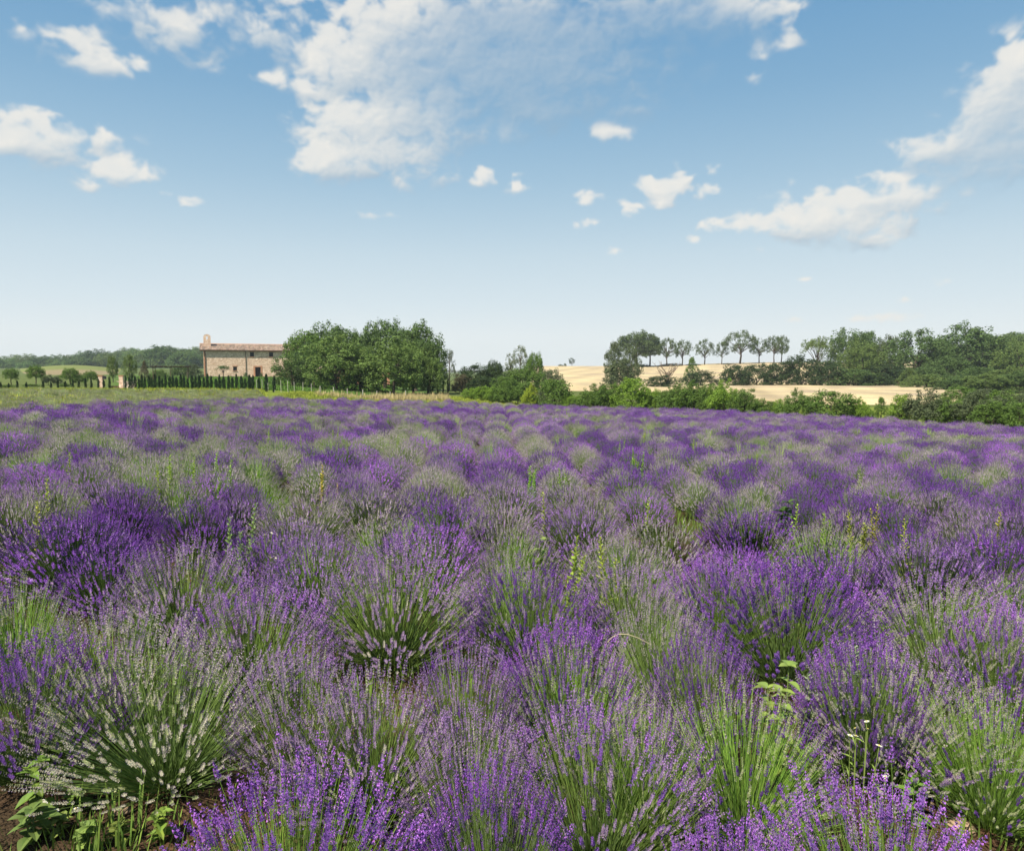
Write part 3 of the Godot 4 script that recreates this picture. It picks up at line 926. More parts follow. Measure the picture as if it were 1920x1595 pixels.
	for t in [
		["umbrella shaped tree with open trunk at the left edge of the wood", "umbrella", 0, "acacia", 1532, 170, 628, 63],
		["tall tree behind the light round one at the left of the wood", "dense", 1, "forest", 1590, 172, 618, 102],
		["tall tree of the wood with a dented top left", "dense", 3, "forest", 1622, 176, 619, 73],
		["light green round tree in front at the left of the wood", "dense", 1, "acacia", 1616, 150, 639, 87],
		["dark narrow tree in the notch of the wood", "dense", 2, "grey", 1664, 170, 631, 58],
		["broad tree right of the notch in the wood", "dense", 2, "forest", 1718, 160, 621, 117],
		["small conical tree in front of the wood", "cone", 1, "acacia", 1704, 136, 689, 61],
		["highest tree of the wood", "dense", 0, "forest", 1812, 166, 609, 131],
		["round tree of the wood below the highest one", "dense", 0, "forest", 1778, 146, 665, 80],
		["dark spreading tree in front of the wood centre", "bush", 2, "forest", 1840, 130, 687, 102],
		["tree of the wood between the broad and the highest one", "dense", 3, "forest", 1764, 172, 633, 85],
		["hazy tree right of the highest one", "dense", 2, "acacia", 1868, 180, 637, 85],
		["tall tree of the wood at the right edge", "dense", 1, "acacia", 1912, 150, 641, 97],
		["low tree of the wood near the right edge", "bush", 3, "acacia", 1892, 126, 687, 92],
		["low tree behind the wheat strip end", "bush", 0, "forest", 1770, 128, 703, 73],
		["broad bush under the light green round tree", "bush", 0, "forest", 1600, 140, 691, 109],
		["broad bush right of the conical tree", "bush", 2, "acacia", 1735, 126, 701, 97],
		["broad bush under the highest tree of the wood", "bush", 3, "forest", 1806, 124, 705, 102],
		["dark understory bush behind the conical tree", "bush", 1, "dark", 1690, 150, 687, 109],
		["dark understory bush in the notch of the wood", "bush", 0, "dark", 1655, 148, 681, 97],
		["broad bush right end of the wood", "bush", 1, "acacia", 1870, 118, 709, 109],
		["hazy crown behind the highest tree on its right", "dense", 2, "forest", 1850, 200, 629, 97],
		["hazy crown at the far right behind the edge tree", "dense", 1, "acacia", 1900, 205, 625, 109],
		["tall crown behind the right edge tree of the wood", "dense", 3, "forest", 1888, 165, 647, 112],
		["round bush in front of the wood, second from the right edge", "bush", 0, "acacia", 1850, 112, 701, 97],
		["round bush in front of the wood at the right edge", "bush", 3, "forest", 1910, 112, 697, 102],
		["round bush in front of the wood, third from the right edge", "bush", 1, "forest", 1800, 116, 709, 92],
		["dark filling tree low in the middle of the wood", "bush", 1, "forest", 1740, 142, 687, 90],
	]:
		tree("wood_tree", t[0], "tree", wood, t[1], t[2], t[3], t[4], t[5], t[6], t[7])

func plant_hedge() -> void:
	var group := "shrubs along the far edge of the lavender field"
	var list := [
		["fresh green shrub at the left end of the field edge shrubs", "bush", 0, "fresh", 884, 62, 727, 46],
		["fresh green shrub second from the left at the field edge", "bush", 2, "fresh", 903, 62, 723, 43],
		["small fresh green shrub under the dark trees", "bush", 3, "fresh", 921, 62, 726, 43],
		["green shrub below the silvery tree at the field edge", "shoots", 0, "mid", 947, 62, 712, 73],
		["loose green shrub left of the yellow upright shrub", "shoots", 1, "mid", 970, 62, 718, 64],
		["upright yellow green shrub among dark ones", "shoots", 2, "yellow", 995, 60, 715, 40],
		["pale loose shrub right of the yellow upright one", "shoots", 3, "silver", 1012, 60, 723, 34],
		["big round green shrub left of the wheat gap", "bush", 1, "mid", 1040, 60, 710, 90],
		["small light shrub at the right foot of the big round one", "bush", 0, "fresh", 1068, 59, 737, 37],
		["tiny light shrub in the wheat gap", "bush", 3, "fresh", 1084, 59, 741, 26],
		["green shrub right of the wheat gap", "shoots", 0, "mid", 1113, 59, 716, 73],
		["green shrub left beside the bright round one", "bush", 2, "mid", 1143, 59, 718, 66],
		["bright green round shrub under the big grey green tree", "bush", 1, "fresh", 1184, 58, 707, 81],
		["small bright shrub right of the bright round one", "bush", 0, "fresh", 1212, 58, 725, 37],
		["tiny bright shrub beside the tan gap", "bush", 3, "fresh", 1230, 58, 728, 28],
		["olive green shrub right of the tan gap", "shoots", 1, "mid", 1262, 57, 714, 73],
		["tall olive green shrub in the middle of the right hedge", "shoots", 2, "mid", 1300, 56, 709, 85],
		["dark green shrub in the middle of the right hedge", "bush", 2, "mid", 1328, 55, 719, 52],
		["light green shrub with high shoots left of the wheat strip", "shoots", 0, "fresh", 1358, 54, 706, 79],
		["low dark shrub where the wheat strip begins", "bush", 1, "mid", 1396, 52, 728, 64],
		["low green shrub under the wheat strip", "bush", 3, "mid", 1432, 51, 747, 66],
		["thin light shrub left of the large dark one", "shoots", 3, "fresh", 1466, 50, 739, 43],
		["loose pale shrub with thin shoots on the right hedge", "shoots", 1, "mid", 1500, 48, 725, 81],
		["large dark green shrub in front of the wheat strip", "bush", 0, "mid", 1556, 46, 732, 123],
		["pale yellowish shrub right of the large dark one", "shoots", 2, "fresh", 1614, 45, 741, 49],
		["small dark conical shrub alone before the wheat", "cone", 0, "mid", 1653, 44, 743, 43],
		["upright bright green shrub right of the conical one", "bush", 1, "fresh", 1692, 43, 738, 55],
		["dark loose shrub right of the upright bright one", "shoots", 0, "grey", 1738, 42, 721, 102],
		["dark low shrub near the right edge", "bush", 2, "mid", 1786, 41, 751, 73],
		["loose big shrub at the right with pale tips", "shoots", 1, "grey", 1834, 40, 727, 111],
		["dark shrub second from the right edge", "bush", 3, "mid", 1862, 38, 751, 87],
		["tall grey green shrub cut by the right edge", "shoots", 3, "grey", 1904, 39, 720, 132],
		["dark green shrub at the foot of the right edge", "bush", 0, "mid", 1918, 37, 753, 87],
	]
	list += [
		["wide green shrub filling the hedge left of the tall olive shrub", "bush", 2, "mid", 1283, 57.5, 725, 74],
		["wide fresh shrub in the hedge between two dark ones", "bush", 0, "fresh", 1345, 56.5, 723, 66],
		["wide low shrub between the bright round one and the wheat gap", "bush", 1, "mid", 1130, 60.5, 729, 80],
		["green shrub closing the gap right of the bright round one", "bush", 3, "mid", 1222, 60, 733, 60],
		["green shrub under the start of the wheat strip", "shoots", 2, "mid", 1412, 53, 742, 54],
		["dense shrub behind the dark loose one on the right", "bush", 3, "mid", 1765, 44, 740, 76],
		["loose shrub standing at the right end of the wheat strip", "bush", 0, "mid", 1800, 69, 724, 74],
		["low shrub at the right end of the wheat strip, beside the loose one", "bush", 2, "grey", 1842, 66, 728, 70],
		["dense shrub behind the loose big shrub on the right", "bush", 1, "mid", 1875, 42, 730, 90],
	]
	for t in list:
		tree("shrub", t[0], "shrub", group, t[1], t[2], t[3], t[4], t[5] + 1.5, t[6], t[7])

func plant_left() -> void:
	var group := "young cypresses in a line along the drive"
	var k := 0
	var left := [2, 17, 33, 50, 81, 96, 109, 123, 137, 148, 161, 172, 185, 195, 206]
	for px in left:
		tree("cypress", "young cypress, %s from the left along the drive before the gate" % ordinal(k), "cypress", group, "column", k % 3, "cypress", px, 62.0 + k * 0.35, 716 - k * 0.55 + [0, 3, -2, 2][k % 4], 6.5)
		k += 1
	k = 0
	var px := 236.0
	rng.seed = 61
	var spread := []
	while px < 470.0:
		spread.append(px)
		px += lerpf(5.6, 8.2, (px - 236.0) / 234.0) + [0.0, 1.6, -0.8][spread.size() % 3]
	spread += [468.0, 474.5, 486.0, 499.5, 514.0]
	for x in spread:
		tree("cypress", "young cypress, %s from the right hand gate pillar towards the farmhouse" % ordinal(k), "cypress", group, "column", k % 3, "cypress", x, 66.0 - (x - 236.0) / 280.0 * 5.0, 704.0 + [0, 3.5, -3, 1, 6, -1, 2][k % 7], [6.6, 8.4, 7.2, 9.0, 6.9, 7.8][k % 6] + (x - 236.0) / 110.0)
		k += 1
	for i in 4:
		tree("cypress", "slim dark cypress, %s of four right of the grove" % ordinal(i), "cypress", "four cypresses right of the grove", "column", i % 3, "cypress", [811, 821, 831, 840][i], 82.0, 712 - i, 6.5)
	for t in [
		["round topped small tree at the left edge of the drive", "round", 0, "mid", 22, 84, 690, 28],
		["round topped small tree, bigger, second by the drive", "round", 2, "mid", 68, 84, 685, 35],
		["grey loose tree between two round topped trees", "shoots", 1, "grey", 91, 86, 700, 26],
		["low grey tree in front of the meadow", "bush", 3, "grey", 108, 90, 704, 22],
		["round topped tree left of the gate", "round", 3, "mid", 133, 84, 690, 36],
		["round topped tree next to the left gate pillar", "round", 1, "mid", 171, 86, 695, 28],
		["bushy tree low behind the drive cypresses", "bush", 0, "mid", 150, 92, 702, 34],
		["tall light green tree left behind the gate", "tall", 0, "acacia", 213, 100, 666, 24],
		["tall light green tree right behind the gate", "tall", 1, "acacia", 244, 98, 664, 30],
		["reddish grey conical tree near the pergola", "cone", 1, "rust", 272, 104, 676, 24],
		["bushy tree between pergola and farmhouse", "bush", 2, "grey", 366, 128, 682, 34],
		["dark bushy tree behind the pergola", "bush", 1, "forest", 340, 150, 684, 46],
		["bushy tree behind the right gate pillar", "bush", 3, "mid", 300, 118, 692, 40],
	]:
		tree("garden_tree", t[0], "tree", "trees of the farmhouse garden", t[1], t[2], t[3], t[4], t[5], t[6], t[7])
	for t in [
		["low hedge bush at the left edge behind the cypresses", 10, 75, 722, 40], ["low hedge bush behind the second round topped tree", 60, 78, 721, 34],
		["low hedge bush in the meadow left of the gate", 122, 78, 719, 28],
	]:
		tree("hedge_bush", t[0], "shrub", "low bushes behind the drive", "bush", 1, "mid", t[1], t[2], t[3], t[4])
	tree("wall_shrub", "climbing shrub with thin side branches against the farmhouse wall", "shrub", "", "umbrella", 1, "forest", 419, 146, 684, 30)
	tree("wall_shrub", "small bush beside the downpipe of the farmhouse", "shrub", "", "bush", 2, "forest", 461, 140, 698, 9)
	tree("potted_shrub", "small shrub right of the farmhouse door", "shrub", "", "shoots", 1, "forest", 491, 146, 697, 5)

# ---------------------------------------------------------------- land
func sheet(called: String, nx: int, ny: int, at: Callable, tone: Callable, mat: Material) -> MeshInstance3D:
	var v := PackedVector3Array()
	var n := PackedVector3Array()
	var c := PackedColorArray()
	var idx := PackedInt32Array()
	for j in ny + 1:
		for i in nx + 1:
			var p: Vector3 = (at as Callable).call(float(i) / nx, float(j) / ny)
			v.append(p)
			c.append((tone as Callable).call(p))
	for j in ny + 1:
		for i in nx + 1:
			var a := v[j * (nx + 1) + mini(i + 1, nx)] - v[j * (nx + 1) + maxi(i - 1, 0)]
			var b := v[mini(j + 1, ny) * (nx + 1) + i] - v[maxi(j - 1, 0) * (nx + 1) + i]
			var f := a.cross(b).normalized()
			n.append(f if f.y > 0.0 else -f)
	for j in ny:
		for i in nx:
			var a := j * (nx + 1) + i
			var b := a + nx + 1
			idx.append_array(PackedInt32Array([a, b, a + 1, a + 1, b, b + 1]))
	var arr := []
	arr.resize(Mesh.ARRAY_MAX)
	arr[Mesh.ARRAY_VERTEX] = v
	arr[Mesh.ARRAY_NORMAL] = n
	arr[Mesh.ARRAY_COLOR] = c
	arr[Mesh.ARRAY_INDEX] = idx
	var m := ArrayMesh.new()
	m.add_surface_from_arrays(Mesh.PRIMITIVE_TRIANGLES, arr)
	var o := part(called, m, mat, self)
	o.set_meta("kind", "structure")
	return o

func ground_tone(p: Vector3) -> Color:
	var d := -p.z
	var r := p.x / maxf(d, 2.0)
	var n := fbm.get_noise_2d(p.x * 6.0, p.z * 6.0)
	var soil := lin(0.12, 0.07, 0.04)
	var grass := lin(0.12, 0.17, 0.035)
	var verge := lin(0.20, 0.26, 0.035)
	var lawn := lin(0.10, 0.18, 0.032)
	if d < 1.0:
		return soil.lerp(grass, clampf(0.5 + n, 0, 1)) if Vector2(p.x, d).length() < 60.0 else grass
	var e := field_edge(r)
	var e2 := e if r > -0.33 else 57.0
	var c := soil.lerp(grass, clampf(0.25 + n * 0.8 + d / 90.0, 0.0, 0.75))
	if r < -0.33 and d > e:
		c = lin(0.15, 0.16, 0.07).lerp(lin(0.25, 0.19, 0.10), clampf(n * 1.6, 0, 1))
	c = c.lerp(verge, sstep(e2, e2 + 1.5, d))
	if d > 66.0:
		c = c.lerp(lawn if r > -0.53 and r < -0.1 else lin(0.13, 0.17, 0.045), sstep(64, 72, d))
	if d > 170.0:
		c = c.lerp(lin(0.12, 0.16, 0.05), sstep(170, 230, d))
	return Color(c.r * (1 + n * 0.3), c.g * (1 + n * 0.25), c.b * (1 + n * 0.3))

func build_land() -> void:
	var grain := noise_tex(0.03, 5, lin(0.55, 0.55, 0.55), lin(1.0, 1.0, 1.0), false, 512, 3)
	var bump := noise_tex(0.05, 5, Color(0, 0, 0), Color(1, 1, 1), false, 512, 4)
	var gm := textured("ground", grain, 0.35, 0.95, bump, 4.0)
	sheet("ground", 200, 250, func(u, t):
		var a := 0.0
		if u < 0.7:
			a = lerpf(-0.85, 0.85, u / 0.7)
		else:
			a = lerpf(0.85, TAU - 0.85, (u - 0.7) / 0.3)
		var dist := 0.4 * pow(2900.0, t)
		var x := sin(a) * dist
		var d := cos(a) * dist
		return Vector3(x, ground_h(x, d), -d), ground_tone, gm)
	# clods of earth near the camera
	var clod := FastNoiseLite.new()
	clod.seed = 8; clod.frequency = 2.2; clod.fractal_octaves = 4
	var soil_tex := noise_tex(0.06, 5, lin(0.5, 0.48, 0.45), lin(1.0, 1.0, 1.0), false, 512, 6)
	sheet("soil", 190, 120, func(u, t):
		var x := lerpf(-9.0, 9.0, u)
		var d := lerpf(0.9, 11.0, t * t * 0.6 + t * 0.4)
		var edge := minf(minf(u, 1.0 - u), minf(t + 0.2, 1.0 - t)) * 12.0
		return Vector3(x, ground_h(x, d) + 0.006 + (0.02 + 0.045 * clod.get_noise_2d(x, d)) * clampf(edge, 0.0, 1.0) - (0.03 if edge <= 0.01 else 0.0), -d), func(p):
		var n := clod.get_noise_2d(p.x * 0.5 + 40.0, p.z * 0.5)
		return lin(0.115, 0.07, 0.042).lerp(lin(0.07, 0.05, 0.03), clampf(0.5 + n * 1.5, 0, 1)), textured("soil", soil_tex, 1.6, 0.95, bump, 2.0))
	# ripe wheat on the hill: it stands half a metre above the ground
	var straw := noise_tex(0.02, 5, lin(0.80, 0.76, 0.70), lin(1.0, 1.0, 1.0), false, 512, 7)
	var wm := textured("wheat", straw, 0.25, 0.95, bump, 6.0)
	var wheat := func(p):
		var n := fbm.get_noise_2d(p.x * 1.4, p.z * 1.4)
		var stripe := 0.95 + 0.07 * sin(p.x * 0.9 + p.z * 0.25) - 0.12 * sstep(0.93, 1.0, sin(p.x * 0.26 + p.z * 0.07))
		return Color(0.53 * (1 + n * 0.35) * stripe, 0.445 * (1 + n * 0.37) * stripe, 0.285 * (1 + n * 0.2) * stripe)
	var lift := func(u: float, t: float) -> float:
		return 0.55 if u > 0.0 and u < 1.0 and t > 0.0 and t < 1.0 else -0.3
	sheet("wheat_field", 80, 70, func(u, t):
		var d := lerpf(116.0, 264.0, t)
		var x := lerpf(0.02, 0.60, u) * d
		return Vector3(x, ground_h(x, d) + lift.call(u, t), -d), wheat, wm)
	sheet("wheat_field", 70, 30, func(u, t):
		var d := lerpf(72.0, 110.0, t)
		var x := lerpf(0.285, 0.605, u) * d
		return Vector3(x, ground_h(x, d) + lift.call(u, t), -d), wheat, wm)
	# drive of pale gravel through the gate
	sheet("path", 6, 20, func(u, t):
		var d := lerpf(58.5, 108.0, t)
		var x: float = lerpf(-0.556, -0.524, u) * d + 3.0 * sin(t * 2.0)
		return Vector3(x, ground_h(x, d) + 0.02, -d), func(p): return lin(0.48, 0.40, 0.30), gm)
	sheet("path", 30, 4, func(u, t):
		var x := lerpf(-62.0, -30.0, u)
		var d: float = 60.2 + t * 2.0 + (x + 30.0) * 0.03
		return Vector3(x, ground_h(x, d) + 0.024, -d), func(p): return lin(0.46, 0.40, 0.27), gm)
	# distant hills
	sheet("hill", 90, 30, func(u, t):
		var d := lerpf(330.0, 900.0, t)
		var r := lerpf(-0.9, -0.1, u)
		var py := lerpf(690.0, 664.0, sstep(-0.70, -0.50, r)) - 9.0 * sstep(-0.53, -0.42, r) + 10.0 * sstep(-0.40, -0.2, r)
		var top := height_at(py + 29.0, 620.0)
		return Vector3(r * d, lerpf(-2.0, top, sstep(0.04, 0.52, t)) * (1.0 - 0.6 * sstep(0.6, 1.0, t)) + 3.0 * fbm.get_noise_2d(r * 300.0, d), -d), func(p): return lin(0.09, 0.13, 0.045), gm)
	sheet("hill", 50, 30, func(u, t):
		var d := lerpf(210.0, 620.0, t)
		var r := lerpf(0.46, 1.0, u)
		var top := height_at(lerpf(665.0, 622.0, sstep(0.56, 0.68, r)), 380.0) - 6.0
		return Vector3(r * d, lerpf(-3.0, top, sstep(0.0, 0.5, t)) * (1.0 - 0.5 * sstep(0.6, 1.0, t)) * sstep(0.0, 0.2, u), -d), func(p): return lin(0.07, 0.11, 0.035), gm)
	# meadows in front of the left hill
	sheet("meadow", 40, 12, func(u, t):
		var d := lerpf(190.0, 330.0, t)
		var x := lerpf(-0.66, -0.52, u) * d
		return Vector3(x, ground_h(x, d) + (0.5 + 2.2 * t) * sin(PI * u) * sin(PI * minf(1.0, t + 0.02)) - 0.1, -d), func(p): return lin(0.20, 0.24, 0.07) if p.z < -235.0 else lin(0.30, 0.25, 0.14), gm)

func far_woods() -> void:
	rng.seed = 71
	var m: Array = tree_meshes("bush", 4001)
	var m2: Array = tree_meshes("round", 4002)
	var root := Node3D.new()
	root.name = "forest"
	add_child(root)
	tag(root, "hazy blue green forest covering the hill left behind the farmhouse", "forest", "", "stuff")
	for v in 2:
		var mm := MultiMesh.new()
		mm.transform_format = MultiMesh.TRANSFORM_3D
		mm.use_colors = true
		mm.mesh = [m[1], m2[1]][v]
		var list := []
		while list.size() < 1100:
			var r := rf(-0.80, -0.385)
			var d := rf(350.0, 660.0)
			var py := lerpf(690.0, 664.0, sstep(-0.70, -0.50, r)) - 9.0 * sstep(-0.53, -0.42, r) + 10.0 * sstep(-0.40, -0.2, r)
			var top := height_at(py + 29.0, 620.0)
			var t := (d - 330.0) / 570.0
			var y := lerpf(-2.0, top, sstep(0.04, 0.52, t))
			if d < 400.0 and r < -0.50: continue
			list.append([Vector3(r * d, y - 1.0, -d), 5.0 + 11.0 * pow(rng.randf(), 2.0)])
		mm.instance_count = list.size()
		for i in list.size():
			var s: float = list[i][1]
			mm.set_instance_transform(i, Transform3D(Basis(Vector3.UP, rf(0, TAU)).scaled(Vector3(s * 1.3, s * rf(0.8, 1.1), s * 1.3)), list[i][0]))
			var k := rf(0.6, 1.4)
			mm.set_instance_color(i, Color(k * rf(0.9, 1.15), k, k))
		var o := MultiMeshInstance3D.new()
		o.name = "tree_canopy"
		o.multimesh = mm
		o.material_override = foliage_mat("forest")
		root.add_child(o, true)
	var root2 := Node3D.new()
	root2.name = "forest"
	root2.name = "hillside_forest"
	add_child(root2)
	tag(root2, "hazy forest rising on the hill behind the right hand wood", "forest", "", "stuff")
	var mm2 := MultiMesh.new()
	mm2.transform_format = MultiMesh.TRANSFORM_3D
	mm2.use_colors = true
	mm2.mesh = m[1]
	var list2 := []
	for i in 900:
		var r := rf(0.53, 0.95)
		var d := rf(220.0, 430.0)
		var top := height_at(lerpf(665.0, 622.0, sstep(0.56, 0.68, r)), 380.0) - 6.0
		var y := lerpf(-3.0, top, sstep(0.0, 0.5, (d - 210.0) / 410.0)) * sstep(0.0, 0.2, (r - 0.46) / 0.54)
		list2.append([Vector3(r * d, y - 1.0, -d), rf(5.0, 9.0)])
	mm2.instance_count = list2.size()
	for i in list2.size():
		var s: float = list2[i][1]
		mm2.set_instance_transform(i, Transform3D(Basis(Vector3.UP, rf(0, TAU)).scaled(Vector3(s * 1.2, s, s * 1.2)), list2[i][0]))
		var k := rf(0.8, 1.2)
		mm2.set_instance_color(i, Color(k, k, k))
	var o2 := MultiMeshInstance3D.new()
	o2.name = "tree_canopy"
	o2.multimesh = mm2
	o2.material_override = foliage_mat("forest")
	root2.add_child(o2, true)

# ---------------------------------------------------------------- farmhouse
func wall_front(length: float, tall: float, thick: float, holes: Array) -> Buf:   # holes: x0, x1, y0, y1. The outside is z = 0, the wall goes back to -thick
	var b := Buf.new()
	var xs := [0.0, length]
	var ys := [-0.6, tall]
	for h in holes:
		xs += [h[0], h[1]]
		ys += [h[2], h[3]]
	xs.sort()
	ys.sort()
	var w := Color(1, 1, 1)
	for i in xs.size() - 1:
		for j in ys.size() - 1:
			if xs[i + 1] - xs[i] < 0.001 or ys[j + 1] - ys[j] < 0.001:
				continue
			var mx: float = (xs[i] + xs[i + 1]) / 2
			var my: float = (ys[j] + ys[j + 1]) / 2
			var open := false
			for h in holes:
				open = open or (mx > h[0] and mx < h[1] and my > h[2] and my < h[3])
			if open:
				continue
			for z in [0.0, -thick]:
				b.quad(Vector3(xs[i], ys[j], z), Vector3(xs[i + 1], ys[j], z), Vector3(xs[i + 1], ys[j + 1], z), Vector3(xs[i], ys[j + 1], z), w)
	for h in holes:
		b.quad(Vector3(h[0], h[2], 0), Vector3(h[0], h[3], 0), Vector3(h[0], h[3], -thick), Vector3(h[0], h[2], -thick), w)
		b.quad(Vector3(h[1], h[2], 0), Vector3(h[1], h[3], 0), Vector3(h[1], h[3], -thick), Vector3(h[1], h[2], -thick), w)
		b.quad(Vector3(h[0], h[2], 0), Vector3(h[1], h[2], 0), Vector3(h[1], h[2], -thick), Vector3(h[0], h[2], -thick), w)
		b.quad(Vector3(h[0], h[3], 0), Vector3(h[1], h[3], 0), Vector3(h[1], h[3], -thick), Vector3(h[0], h[3], -thick), w)
	return b

func tiled_slope(x0: float, x1: float, y0: float, z0: float, y1: float, z1: float) -> Buf:   # from the eave (y0, z0) up to the ridge (y1, z1)
	var b := Buf.new()
	var x := x0
	var up := Vector3(0, y1 - y0, z1 - z0)
	var nrm := up.cross(Vector3.RIGHT).normalized()
	if nrm.y < 0: nrm = -nrm
	while x < x1:
		var w := 0.26
		for row in 6:
			var t0 := row / 6.0
			var t1 := (row + 1) / 6.0 + 0.02
			var col := vary(lin(0.275, 0.21, 0.165), 0.35)
			var pa := Vector3(x, y0, z0) + up * t0 + nrm * 0.05
			var pb := Vector3(x, y0, z0) + up * minf(t1, 1.0) + nrm * 0.02
			var last_a := pa
			var last_b := pb
			for k in 3:
				var u := (k + 1) / 3.0
				var rise := nrm * 0.09 * sin(PI * u)
				var qa := pa + Vector3(w * u * 0.98, 0, 0) + rise
				var qb := pb + Vector3(w * u * 0.98, 0, 0) + rise
				b.quad(last_a, qa, qb, last_b, col)
				last_a = qa
				last_b = qb
		x += w
	b.quad(Vector3(x0, y0, z0), Vector3(x1, y0, z0), Vector3(x1, y1, z1), Vector3(x0, y1, z1), lin(0.3, 0.17, 0.11))
	return b

func build_house() -> void:
	rng.seed = 15
	var stone := noise_tex(0.055, 1, lin(0.50, 0.365, 0.28), lin(0.86, 0.70, 0.575), true, 512, 11)
	var rough := noise_tex(0.04, 4, Color(0, 0, 0), Color(1, 1, 1), false, 512, 12)
	var blotch := noise_tex(0.012, 4, lin(0.78, 0.70, 0.62), lin(1, 1, 1), false, 512, 13)
	var sm := textured("stone_wall", stone, 0.16, 0.95, rough, 3.0)
	sm.detail_enabled = true
	sm.detail_albedo = blotch
	sm.detail_blend_mode = BaseMaterial3D.BLEND_MODE_MUL
	sm.detail_uv_layer = BaseMaterial3D.DETAIL_UV_1
	var brick := textured("brick_wall", noise_tex(0.09, 2, lin(0.34, 0.17, 0.10), lin(0.52, 0.29, 0.18), false, 256, 14), 0.3, 0.95)
	var tile := plain("tile", Color(1, 1, 1), 0.9)
	var dark := plain("dark_wood", lin(0.045, 0.032, 0.024), 0.8)
	var pane := plain("window_glass", lin(0.02, 0.025, 0.028), 0.15)
	var iron := plain("downpipe_metal", lin(0.12, 0.075, 0.05), 0.5)
	var length := 34.0
	var tall := 5.6
	var deep := 8.4
	var at := on_ground(384.0, 150.0)
	var o := thing("farmhouse", "long two storey stone farmhouse with tiled roof and small bell gable", "house", at, deg_to_rad(22.8))
	var windows := [[8.75, 9.55, 4.2, 5.15], [12.5, 13.3, 4.2, 5.15], [16.3, 17.1, 4.2, 5.15], [20.2, 21.0, 4.2, 5.15], [24.2, 25.0, 4.2, 5.15], [5.45, 6.2, 1.35, 2.2]]
	var door := [9.7, 10.8, 0.0, 2.1]
	var front := wall_front(length, tall, 0.5, windows + [door])
	part("wall", front.mesh(), sm, o)
	for side in 2:   # the gable ends
		var g := Buf.new()
		var x := 0.0 if side == 0 else length
		for dx in [0.0, 0.5 if side == 0 else -0.5]:
			g.quad(Vector3(x + dx, -0.6, -0.002), Vector3(x + dx, tall, -0.002), Vector3(x + dx, tall, -deep), Vector3(x + dx, -0.6, -deep), Color(1, 1, 1))
			g.tri(Vector3(x + dx, tall, 0), Vector3(x + dx, tall + 1.17, -deep / 2), Vector3(x + dx, tall, -deep), Color(1, 1, 1))
		part("gable_wall", g.mesh(), sm, o)
	part("back_wall", wall_front(length, tall, 0.5, []).mesh(), sm, o).position = Vector3(0, 0, -deep + 0.5)
	var quoin := Buf.new()
	for k in 14:
		var w := 0.42 if k % 2 else 0.28
		quoin.box(Vector3(-0.03, k * 0.4, -0.5), Vector3(w, k * 0.4 + 0.38, 0.03), Color(1, 1, 1))
	part("corner_stones", quoin.mesh(), brick, o, "stuff")
	var roof := part("roof", tiled_slope(-0.7, length + 0.4, tall - 0.12, 0.42, tall + 1.22, -deep / 2).mesh(), tile, o)
	var back := part("back_slope", tiled_slope(-0.7, length + 0.4, tall - 0.12, -deep - 0.42, tall + 1.22, -deep / 2).mesh(), tile, roof)
	var rb := Buf.new()
	rb.tube([Vector3(-0.7, tall + 1.25, -deep / 2), Vector3(length + 0.4, tall + 1.25, -deep / 2)], [0.14, 0.14], 8, lin(0.42, 0.25, 0.17))
	part("ridge_tiles", rb.mesh(), tile, roof)
	var gut := Buf.new()
	gut.tube([Vector3(-0.72, tall - 0.16, 0.49), Vector3(length + 0.4, tall - 0.16, 0.49)], [0.08, 0.08], 6, Color(1, 1, 1))
	gut.box(Vector3(-0.5, tall - 0.28, 0.02), Vector3(length, tall - 0.15, 0.34), Color(0.8, 0.7, 0.6))
	part("gutter", gut.mesh(), iron, o)
	for x in [0.25, 7.9]:
		var dp := Buf.new()
		dp.tube([Vector3(x, -0.3, 0.1), Vector3(x, tall - 0.5, 0.1), Vector3(x, tall - 0.2, 0.42)], [0.06, 0.06, 0.06], 6, Color(1, 1, 1))
		part("downpipe", dp.mesh(), iron, o)
	for w in windows:
		var f := Buf.new()
		var t := 0.07
		f.box(Vector3(w[0], w[2], -0.24), Vector3(w[0] + t, w[3], -0.18), Color(1, 1, 1))
		f.box(Vector3(w[1] - t, w[2], -0.24), Vector3(w[1], w[3], -0.18), Color(1, 1, 1))
		f.box(Vector3(w[0] + t, w[3] - t, -0.24), Vector3(w[1] - t, w[3], -0.18), Color(1, 1, 1))
		f.box(Vector3(w[0] + t, w[2], -0.24), Vector3(w[1] - t, w[2] + t, -0.18), Color(1, 1, 1))
		f.box(Vector3((w[0] + w[1]) / 2 - 0.03, w[2] + t, -0.235), Vector3((w[0] + w[1]) / 2 + 0.03, w[3] - t, -0.185), Color(1, 1, 1))
		var win := part("window", f.mesh(), dark, o)
		var g := Buf.new()
		g.quad(Vector3(w[0], w[2], -0.21), Vector3(w[1], w[2], -0.21), Vector3(w[1], w[3], -0.21), Vector3(w[0], w[3], -0.21), Color(1, 1, 1))
		part("pane", g.mesh(), pane, win)
		var s := Buf.new()
		s.box(Vector3(w[0] - 0.12, w[2] - 0.1, -0.1), Vector3(w[1] + 0.12, w[2] - 0.003, 0.09), Color(1, 1, 1))
		part("sill", s.mesh(), brick, win)
		var l := Buf.new()
		l.box(Vector3(w[0] - 0.15, w[3] + 0.003, -0.1), Vector3(w[1] + 0.15, w[3] + 0.16, 0.04), Color(1, 1, 1))
		part("lintel", l.mesh(), brick, win)
	var db := Buf.new()
	db.box(Vector3(door[0] + 0.02, -0.3, -0.46), Vector3(door[1] - 0.02, door[3] - 0.02, -0.40), Color(1, 1, 1))
	var dr := part("door", db.mesh(), plain("door_wood", lin(0.012, 0.009, 0.008), 0.8), o)
	var ds := Buf.new()
